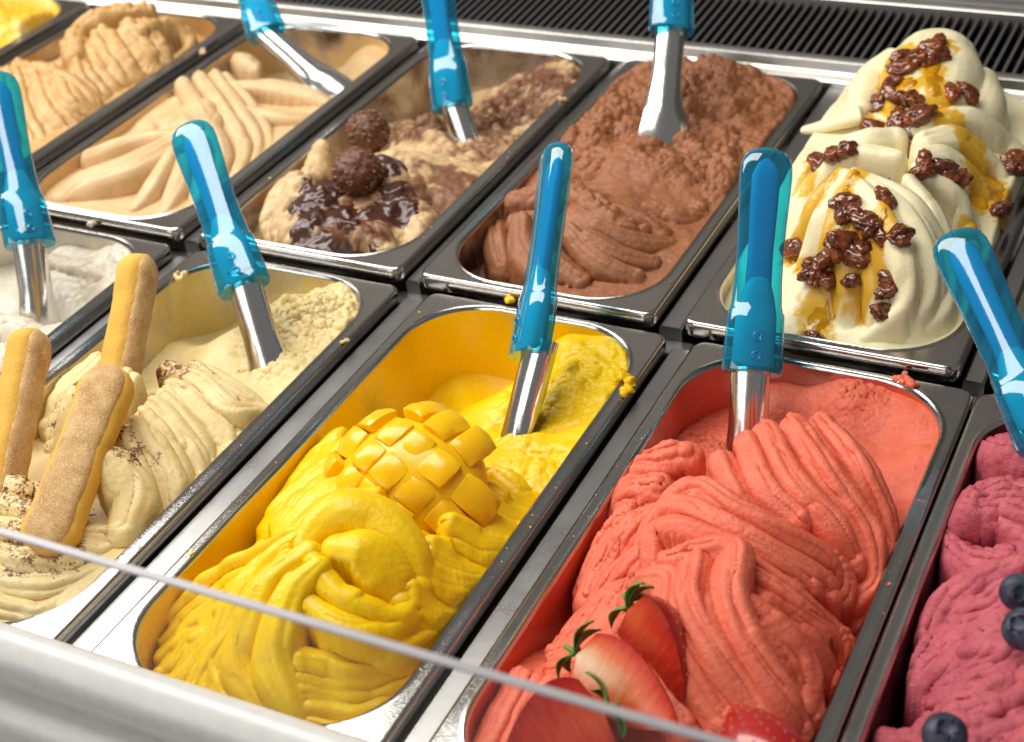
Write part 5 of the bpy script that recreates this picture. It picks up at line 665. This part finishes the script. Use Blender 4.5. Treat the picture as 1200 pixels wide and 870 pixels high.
# ------------------------------------------------------------------ blueberries
BLUE, nt, b = nodes('blueberry_skin'); v = coord(nt); n = noise(nt, v, 160, 4); b.inputs['Roughness'].default_value = .5
nt.links.new(ramp(nt, n, [(.35, (.012, .014, .03)), (.7, (.07, .085, .14))]), b.inputs['Base Color'])
def blueberry(label, pos, r, up):
    root = tag(empty('blueberry', (0, 0, 0)), label, 'blueberry', 'blueberries on the berry gelato')
    M = Vector((0, 0, 1)).rotation_difference(Vector(up)).to_matrix().to_4x4(); M.translation = Vector(pos); root.matrix_world = M
    prof = [(.0, -1), (.35, -.93), (.65, -.75), (.88, -.45), (1, -.05), (.97, .3), (.82, .6), (.58, .8), (.42, .86), (.38, .84), (.30, .74), (.12, .70), (.0, .70)]
    loops = [[(max(p, .004) * r * math.cos(2 * math.pi * i / 28), max(p, .004) * r * math.sin(2 * math.pi * i / 28), z * r * .9) for i in range(28)] for p, z in prof]
    V, Fc = loft(loops); put('skin', autosmooth(fix_normals(mesh_from('skin', V, Fc)), 60), BLUE, root)
    V = []; Fc = []
    for i in range(5):
        a = 2 * math.pi * i / 5
        for aa, rr_, zz in ((a - .45, .40, .80), (a + .45, .40, .80), (a, .56, .98)): V.append((rr_ * r * math.cos(aa), rr_ * r * math.sin(aa), zz * r * .9))
        Fc.append((i * 3, i * 3 + 1, i * 3 + 2))
    o = put('crown', mesh_from('crown', V, Fc), BLUE, root); md = o.modifiers.new('thick', 'SOLIDIFY'); md.thickness = .0006
for a in [('upper blueberry of the touching pair on the berry gelato', (0.3668, -0.20721, 0.034), 0.0082, (0.3, -0.7, 0.6)), ('lower blueberry of the touching pair on the berry gelato', (0.37351, -0.22929, 0.034), 0.0092, (-0.3, -0.5, 0.8)), ('lone blueberry half sunk in the berry gelato', (0.35568, -0.29311, 0.028), 0.0092, (0.1, -0.3, 0.95))]: blueberry(*a)

# ------------------------------------------------------------------ chocolate hazelnut balls and sauce
BALL, nt, b = nodes('hazelnut_chocolate'); v = coord(nt); n = noise(nt, v, 330, 5, .6); n2 = noise(nt, v, 900, 3)
nt.links.new(ramp(nt, n, [(.35, (.085, .026, .012)), (.62, (.17, .062, .026)), (.72, (.34, .16, .06))]), b.inputs['Base Color']); b.inputs['Roughness'].default_value = .38
bump(nt, b, math_(nt, 'ADD', n, n2), .5, .0012)
NUT = plain('chocolate_coated_nut', (.20, .085, .035), .45)
SAUCE, nt, b = nodes('chocolate_sauce'); v = coord(nt); b.inputs['Roughness'].default_value = .24
nt.links.new(mixc(nt, noise(nt, v, 70, 3), (.03, .009, .006), (.085, .025, .012)), b.inputs['Base Color'])
for lab, pos, r in [('upper nut studded chocolate ball on the hazelnut gelato', (-0.17555, 0.15286, 0.014), 0.0162), ('lower nut studded chocolate ball ringed with chocolate sauce', (-0.14349, 0.08496, 0.018), 0.0178)]:
    m = lump_mesh('chocolate_ball', r, r * 999, .075, 5, 4.5)
    bo = tag(put('chocolate_ball', m, BALL, None, pos), lab, 'chocolate ball', 'chocolate balls on the hazelnut gelato')
    bm = bmesh.new(); r2 = random.Random(int(r * 1e5))
    for k in range(170):
        d = Vector((r2.gauss(0, 1), r2.gauss(0, 1), r2.gauss(0, 1))).normalized(); q = r2.uniform(.0006, .0017)
        bmesh.ops.create_icosphere(bm, subdivisions=1, radius=q, matrix=Matrix.Translation(d * (r * 1.0)) @ Matrix.Rotation(r2.uniform(0, 6), 4, 'X') @ Matrix.Diagonal((1.4, 1, .7, 1)))
    nb = put('nut_bits', bm_mesh('nut_bits', bm, False), NUT if lab else None, bo); nb['kind'] = 'stuff'
def sauce(key, spots, name, label, mat, seed):
    """one poured puddle of sauce that follows the gelato: overlapping blobs welded with a voxel remesh"""
    bm = bmesh.new(); r_ = random.Random(seed); o0 = Vector(PAN_ORG[key])
    for (u, v, rad, hh) in spots:
        zz = surf_z(key, u, v)
        bmesh.ops.create_icosphere(bm, subdivisions=3, radius=1, matrix=Matrix.Translation(Vector((u, v, zz + hh)) / 1000) @ Matrix.Diagonal((rad / 1000, rad / 1000, rad * .75 / 1000, 1)))
    m = bpy.data.meshes.new(name); bm.to_mesh(m); bm.free()
    o = put(name, m, mat, None, o0)
    rm = o.modifiers.new('weld', 'REMESH'); rm.mode = 'VOXEL'; rm.voxel_size = .0009; rm.use_smooth_shade = True
    sm = o.modifiers.new('relax', 'SMOOTH'); sm.iterations = 6; sm.factor = .5
    tag(o, label, 'sauce'); return o
def blur(A, n):
    for ax in (0, 1):
        for _ in range(3):
            c = np.cumsum(np.pad(A, [(n + 1, n) if k == ax else (0, 0) for k in (0, 1)], mode='edge'), axis=ax)
            A = (np.take(c, range(2 * n + 1, c.shape[ax]), axis=ax) - np.take(c, range(0, c.shape[ax] - 2 * n - 1), axis=ax)) / (2 * n + 1)
    return A
def sauce_pool(key, blobs, thick, name, label, mat, seed):
    us, vs, H = SURF[key]; U, V = np.meshgrid(us, vs)
    f = np.full(H.shape, -9.0)
    for (u, v, r) in blobs: f = smax(f, 1 - np.hypot(U - u, V - v) / r, .35)
    f = f + .42 * fbm(U * .11 + seed, V * .11, 4, .55)
    top = np.maximum(blur(H, 3), H * .55 + blur(H, 2) * .45) + thick * np.clip(f * 2.2, -1.2, 1) + 1.5 * np.clip(f * 2, 0, 1) * fbm(U * .17 + seed, V * .17, 3, .5)
    keep = f > -.30; idx = np.full(H.shape, -1); idx[keep] = np.arange(keep.sum())
    a, b, c, d = idx[:-1, :-1], idx[:-1, 1:], idx[1:, 1:], idx[1:, :-1]; ok = (a >= 0) & (b >= 0) & (c >= 0) & (d >= 0)
    m = mesh_from(name, np.column_stack([U[keep], V[keep], top[keep]]) / 1000, np.column_stack([a[ok], b[ok], c[ok], d[ok]]).tolist())
    return tag(put(name, m, mat, None, PAN_ORG[key]), label, 'sauce')
sauce_pool('hazel', [(u, v, 13) for u, v in [(52.9, 79.0), (72.6, 64.6), (58.0, 53.7), (74.4, 39.1), (88.8, 49.8), (107.8, 24.1), (93.4, 19.8), (73.6, 23.7), (98.1, 105.7), (115.5, 83.8), (129.7, 68.4), (115.3, 57.7), (131.2, 13.1), (91.6, 110.8), (65.2, 82.5), (86.0, 15.1), (142.6, 10.7)]], 2.6, 'chocolate_sauce', 'dark glossy chocolate sauce poured round the hazelnut chocolate balls', SAUCE, 3)

# ------------------------------------------------------------------ soaked raisins
RAISIN, nt, b = nodes('soaked_raisin'); v = coord(nt); oi = N(nt, 'ShaderNodeObjectInfo'); n = noise(nt, v, 220, 4)
nt.links.new(mixc(nt, oi.outputs['Random'], ramp(nt, n, [(.35, (.10, .020, .006)), (.7, (.38, .095, .012))]), ramp(nt, n, [(.35, (.04, .009, .005)), (.7, (.20, .042, .009))])), b.inputs['Base Color'])
b.inputs['Roughness'].default_value = .11; b.inputs['Coat Weight'].default_value = .5; b.inputs['Coat Roughness'].default_value = .05; b.inputs['Subsurface Weight'].default_value = .1; b.inputs['Subsurface Scale'].default_value = .003
SYRUP, nt, b = nodes('amber_syrup'); v = coord(nt); b.inputs['Roughness'].default_value = .12; b.inputs['Transmission Weight'].default_value = .25; b.inputs['Subsurface Weight'].default_value = .2; b.inputs['Subsurface Scale'].default_value = .003
nt.links.new(ramp(nt, noise(nt, v, 110, 4), [(.3, (.55, .20, .002)), (.7, (.78, .42, .004))]), b.inputs['Base Color'])
for pl, w in [([(71.6, 273.1), (57.4, 271.4), (61.1, 246.9), (73.8, 243.2)], 5.8), ([(81.5, 268.3), (88.5, 247.1), (99.9, 216.4)], 4.7), ([(111.2, 215.1), (133.6, 192.7), (147.2, 189.0), (154.1, 164.5)], 6.4), ([(125.6, 188.6), (140.7, 163.7)], 4.7), ([(68.9, 120.9), (57.4, 89.0), (45.0, 77.5)], 3.5), ([(79.4, 102.0), (69.3, 57.5), (55.0, 62.5)], 2.9), ([(90.1, 48.0), (75.8, 37.7), (74.6, 25.6)], 7.0), ([(102.9, 65.7), (104.0, 36.1)], 3.5), ([(29.0, 184.4), (31.3, 148.3)], 4.1), ([(143.5, 128.0), (148.6, 109.2)], 4.7), ([(56.7, 270.6), (70.4, 272.7), (85.6, 283.2)], 4.7), ([(87.7, 249.5), (93.8, 238.6), (99.1, 236.8)], 4.7), ([(59.0, 251.2), (66.4, 235.5)], 4.7), ([(46.6, 234.2), (62.1, 219.9), (47.2, 222.1)], 3.9)]:
    c_ = catmull(np.array([(a, b_, 0) for a, b_ in pl], float), 3.0); r3 = random.Random(int(w * 100 + len(pl)))
    o = sauce_pool('mal', [(q[0] + r3.gauss(0, .8), q[1] + r3.gauss(0, .8), w * r3.uniform(.6, 1.25)) for q in c_], .75, 'amber_syrup', 'amber syrup trickle running down the ivory gelato', SYRUP, w * 7 + pl[0][0])
    o['group'] = 'amber syrup trickles'
RME = [lump_mesh('raisin', .0080, s, .30, 4, 1.3, (1.3, .85, .68)) for s in range(5)]
for m in RME: m.materials.append(RAISIN)
r_ = random.Random(5)
for lab, pts in [('glossy dark raisin on top of the tall back lobe of the ivory gelato', [(59.9, 248.9), (55.4, 250.1), (61.7, 269.4), (70.9, 267.9), (64.7, 261.2), (81.9, 268.6), (77.9, 276.2), (75.3, 270.7), (81.9, 284.5), (83.3, 273.3), (60.8, 253.6), (59.6, 262.2)]), ('glossy dark raisin in the hollow below the tall back lobe', [(72.6, 223.9), (68.3, 224.9), (68.3, 235.4), (77.3, 234.2), (71.1, 227.8), (85.3, 224.3), (81.5, 231.2), (78.9, 226.0), (73.2, 233.5), (74.6, 223.2), (87.9, 204.4), (86.9, 212.3), (89.3, 200.3), (90.3, 209.2), (83.9, 217.0), (51.7, 251.5), (55.2, 224.4), (101.7, 244.8), (109.3, 256.2)]), ('glossy dark raisin in the row along the crest of the ivory swirl', [(48.9, 175.0), (44.6, 175.9), (48.3, 152.3), (56.9, 151.5), (51.1, 145.6), (36.2, 159.4), (82.2, 140.0), (79.8, 135.4), (74.5, 141.8), (75.8, 132.8), (80.7, 134.8), (93.2, 131.7), (95.4, 121.1), (96.4, 129.1), (72.8, 140.9)]), ('glossy dark raisin on the right lobe of the ivory gelato', [(111.8, 132.6), (107.9, 133.3), (108.1, 142.3), (124.1, 154.0), (118.3, 148.2), (121.1, 154.5), (117.8, 160.4), (115.3, 155.8), (120.0, 156.9), (120.9, 148.0), (125.8, 150.0), (150.0, 231.1), (151.7, 219.5), (153.2, 228.2), (148.3, 218.3), (147.6, 219.5)]), ('glossy dark raisin on the near face of the ivory swirl', [(69.9, 48.0), (66.1, 48.5), (66.1, 56.5), (83.5, 50.2), (78.0, 44.9), (80.6, 50.5), (77.2, 55.5), (75.0, 51.4), (78.9, 69.9), (80.1, 62.0), (84.8, 63.9), (91.9, 60.2), (93.9, 50.8), (94.9, 58.0), (45.3, 80.1), (100.5, 76.6), (102.7, 56.0), (99.7, 57.0), (114.8, 53.9), (116.4, 49.2), (117.2, 54.1), (113.1, 40.7), (112.6, 37.2), (114.9, 31.2), (90.9, 39.5), (92.3, 46.1)]), ('glossy dark raisin at the foot of the ivory swirl by the pan rim', [(78.7, 13.1), (75.0, 13.4), (153.0, 165.6)])]:
    for (u, v) in pts:
        o = put('raisin', RME[r_.randrange(5)], None, None, pan_point('mal', u, v, surf_z('mal', u, v) + r_.uniform(.6, 2.6)))
        o.rotation_euler = (r_.uniform(-.6, .6), r_.uniform(-.6, .6), r_.uniform(0, 6.28)); s = r_.uniform(.7, 1.15); o.scale = (s, s, s)
        tag(o, lab, 'raisin', lab)

# ------------------------------------------------------------------ smears and crumbs on the rims
def ragged(name, key, spots, label, seed, mat=None):
    bm = bmesh.new(); r2 = random.Random(seed)
    from mathutils import noise as mn
    for (u, v, h, rad) in spots:
        for k in range(6):
            rr = rad * r2.uniform(.3, .75); p = Vector((u + r2.gauss(0, rad * .5), v + r2.gauss(0, rad * .5), h + r2.uniform(-.2, .35) * rad)) / 1000
            g = bmesh.ops.create_icosphere(bm, subdivisions=3, radius=rr / 1000, matrix=Matrix.Translation(p))
            for q in g['verts']:
                d = q.co - p; q.co = p + d * (1 + .5 * mn.fractal(q.co * 260, 1, 2, 3)); q.co.z = max(q.co.z, .0003)
    m = bm_mesh(name, bm, True, 80); o = put(name, m, mat or MATS['gelato_' + key], None, PAN_ORG[key]); return tag(o, label, 'gelato smear', 'stray gelato on the pan rims')
for args in [('mango', [(159.2, 304.4, 0.5, 5), (164.8, 297.3, 0.2, 4), (155.1, 310.3, 0.2, 5)], 'yellow gelato smeared over the far rim corner of the mango pan', 1), ('mango', [(56.1, 364.3, 1, 3.2)], 'yellow dab of gelato on the far rim beside the spatula', 2), ('straw', [(123.8, 354.7, 0.3, 4), (129.4, 353.0, 0.2, 4)], 'coral crumbs of gelato on the far rim of the strawberry pan', 3), ('tira', [(13.5, 323.0, 1, 4)], 'pale crumb of gelato on the far rim of the tiramisu pan', 4), ('tira', [(164.6, 289.1, 0.6, 2)], 'tiny pale crumb on the side rim of the tiramisu pan', 5), ('cream', [(-8.7, 279.6, 1, 3.5)], 'beige dab on the side rim of the caramel pan', 6), ('hazel', [(159.4, 269.6, 1, 3.5)], 'brown dab on the side rim of the hazelnut pan', 7), ('white', [(89.3, 362.6, 1, 4.0)], 'ivory smear on the far rim beside the ivory gelato', 8)]: ragged('gelato_smear', *args)

V = []; pr = [(44.0, 234.4, 34), (30.5, 229.7, 30), (15.1, 227.2, 24), (2.6, 228.2, 20)]
pts = catmull(np.array(pr, float), 2.0); loops = []
for i, q in enumerate(pts):
    t = i / (len(pts) - 1); r = .0085 * (1 - .62 * t) if t < .93 else .0085 * .38 * math.sqrt(max(.03, 1 - ((t - .93) / .071) ** 2)); d = pts[min(i + 1, len(pts) - 1)] - pts[max(i - 1, 0)]; d = Vector(d).normalized(); sx = d.cross(Vector((0, 0, 1))).normalized(); uz = sx.cross(d)
    loops.append([tuple(Vector(q) / 1000 + sx * r * math.cos(k * .5236) * 1.2 + uz * r * .8 * math.sin(k * .5236)) for k in range(12)])
V, Fc = loft(loops, True, True)
drip = put('gelato_drip', fix_normals(mesh_from('gelato_drip', V, Fc)), MATS['gelato_mal'], None); drip.parent = [o for o in bpy.data.objects if o.name.startswith('gelato') and o.get('label', '').startswith('tall ivory')][0]

def specks(key, n, seed, label):
    r2 = random.Random(seed); bm = bmesh.new()
    for k in range(n):
        side = r2.random()
        u, v = (PW * 1000 - r2.uniform(1.5, 7), r2.uniform(30, 350)) if side < .5 else ((r2.uniform(1.5, 7), r2.uniform(60, 350)) if side < .75 else (r2.uniform(10, 155), PL * 1000 - r2.uniform(1.5, 5)))
        q = .2 * math.exp(r2.gauss(.5, .6)) / 1000
        bmesh.ops.create_icosphere(bm, subdivisions=1, radius=q, matrix=Matrix.Translation((u / 1000, v / 1000, q * .35)) @ Matrix.Rotation(r2.uniform(0, 6), 4, 'Z') @ Matrix.Diagonal((r2.uniform(.8, 2), 1, .6, 1)))
    o = put('gelato_specks', bm_mesh('gelato_specks', bm), MATS['gelato_' + key], None, PAN_ORG[key]); o['kind'] = 'stuff'; o['label'] = label
for k, n, l in (('mango', 20, 'tiny yellow specks on the mango pan rim'), ('straw', 18, 'tiny coral specks on the strawberry pan rim'), ('tira', 16, 'tiny cream specks on the tiramisu pan rim'), ('choc', 14, 'tiny brown specks on the chocolate pan rim'), ('hazel', 14, 'tiny tan specks on the hazelnut pan rim')): specks(k, n, len(l), l)
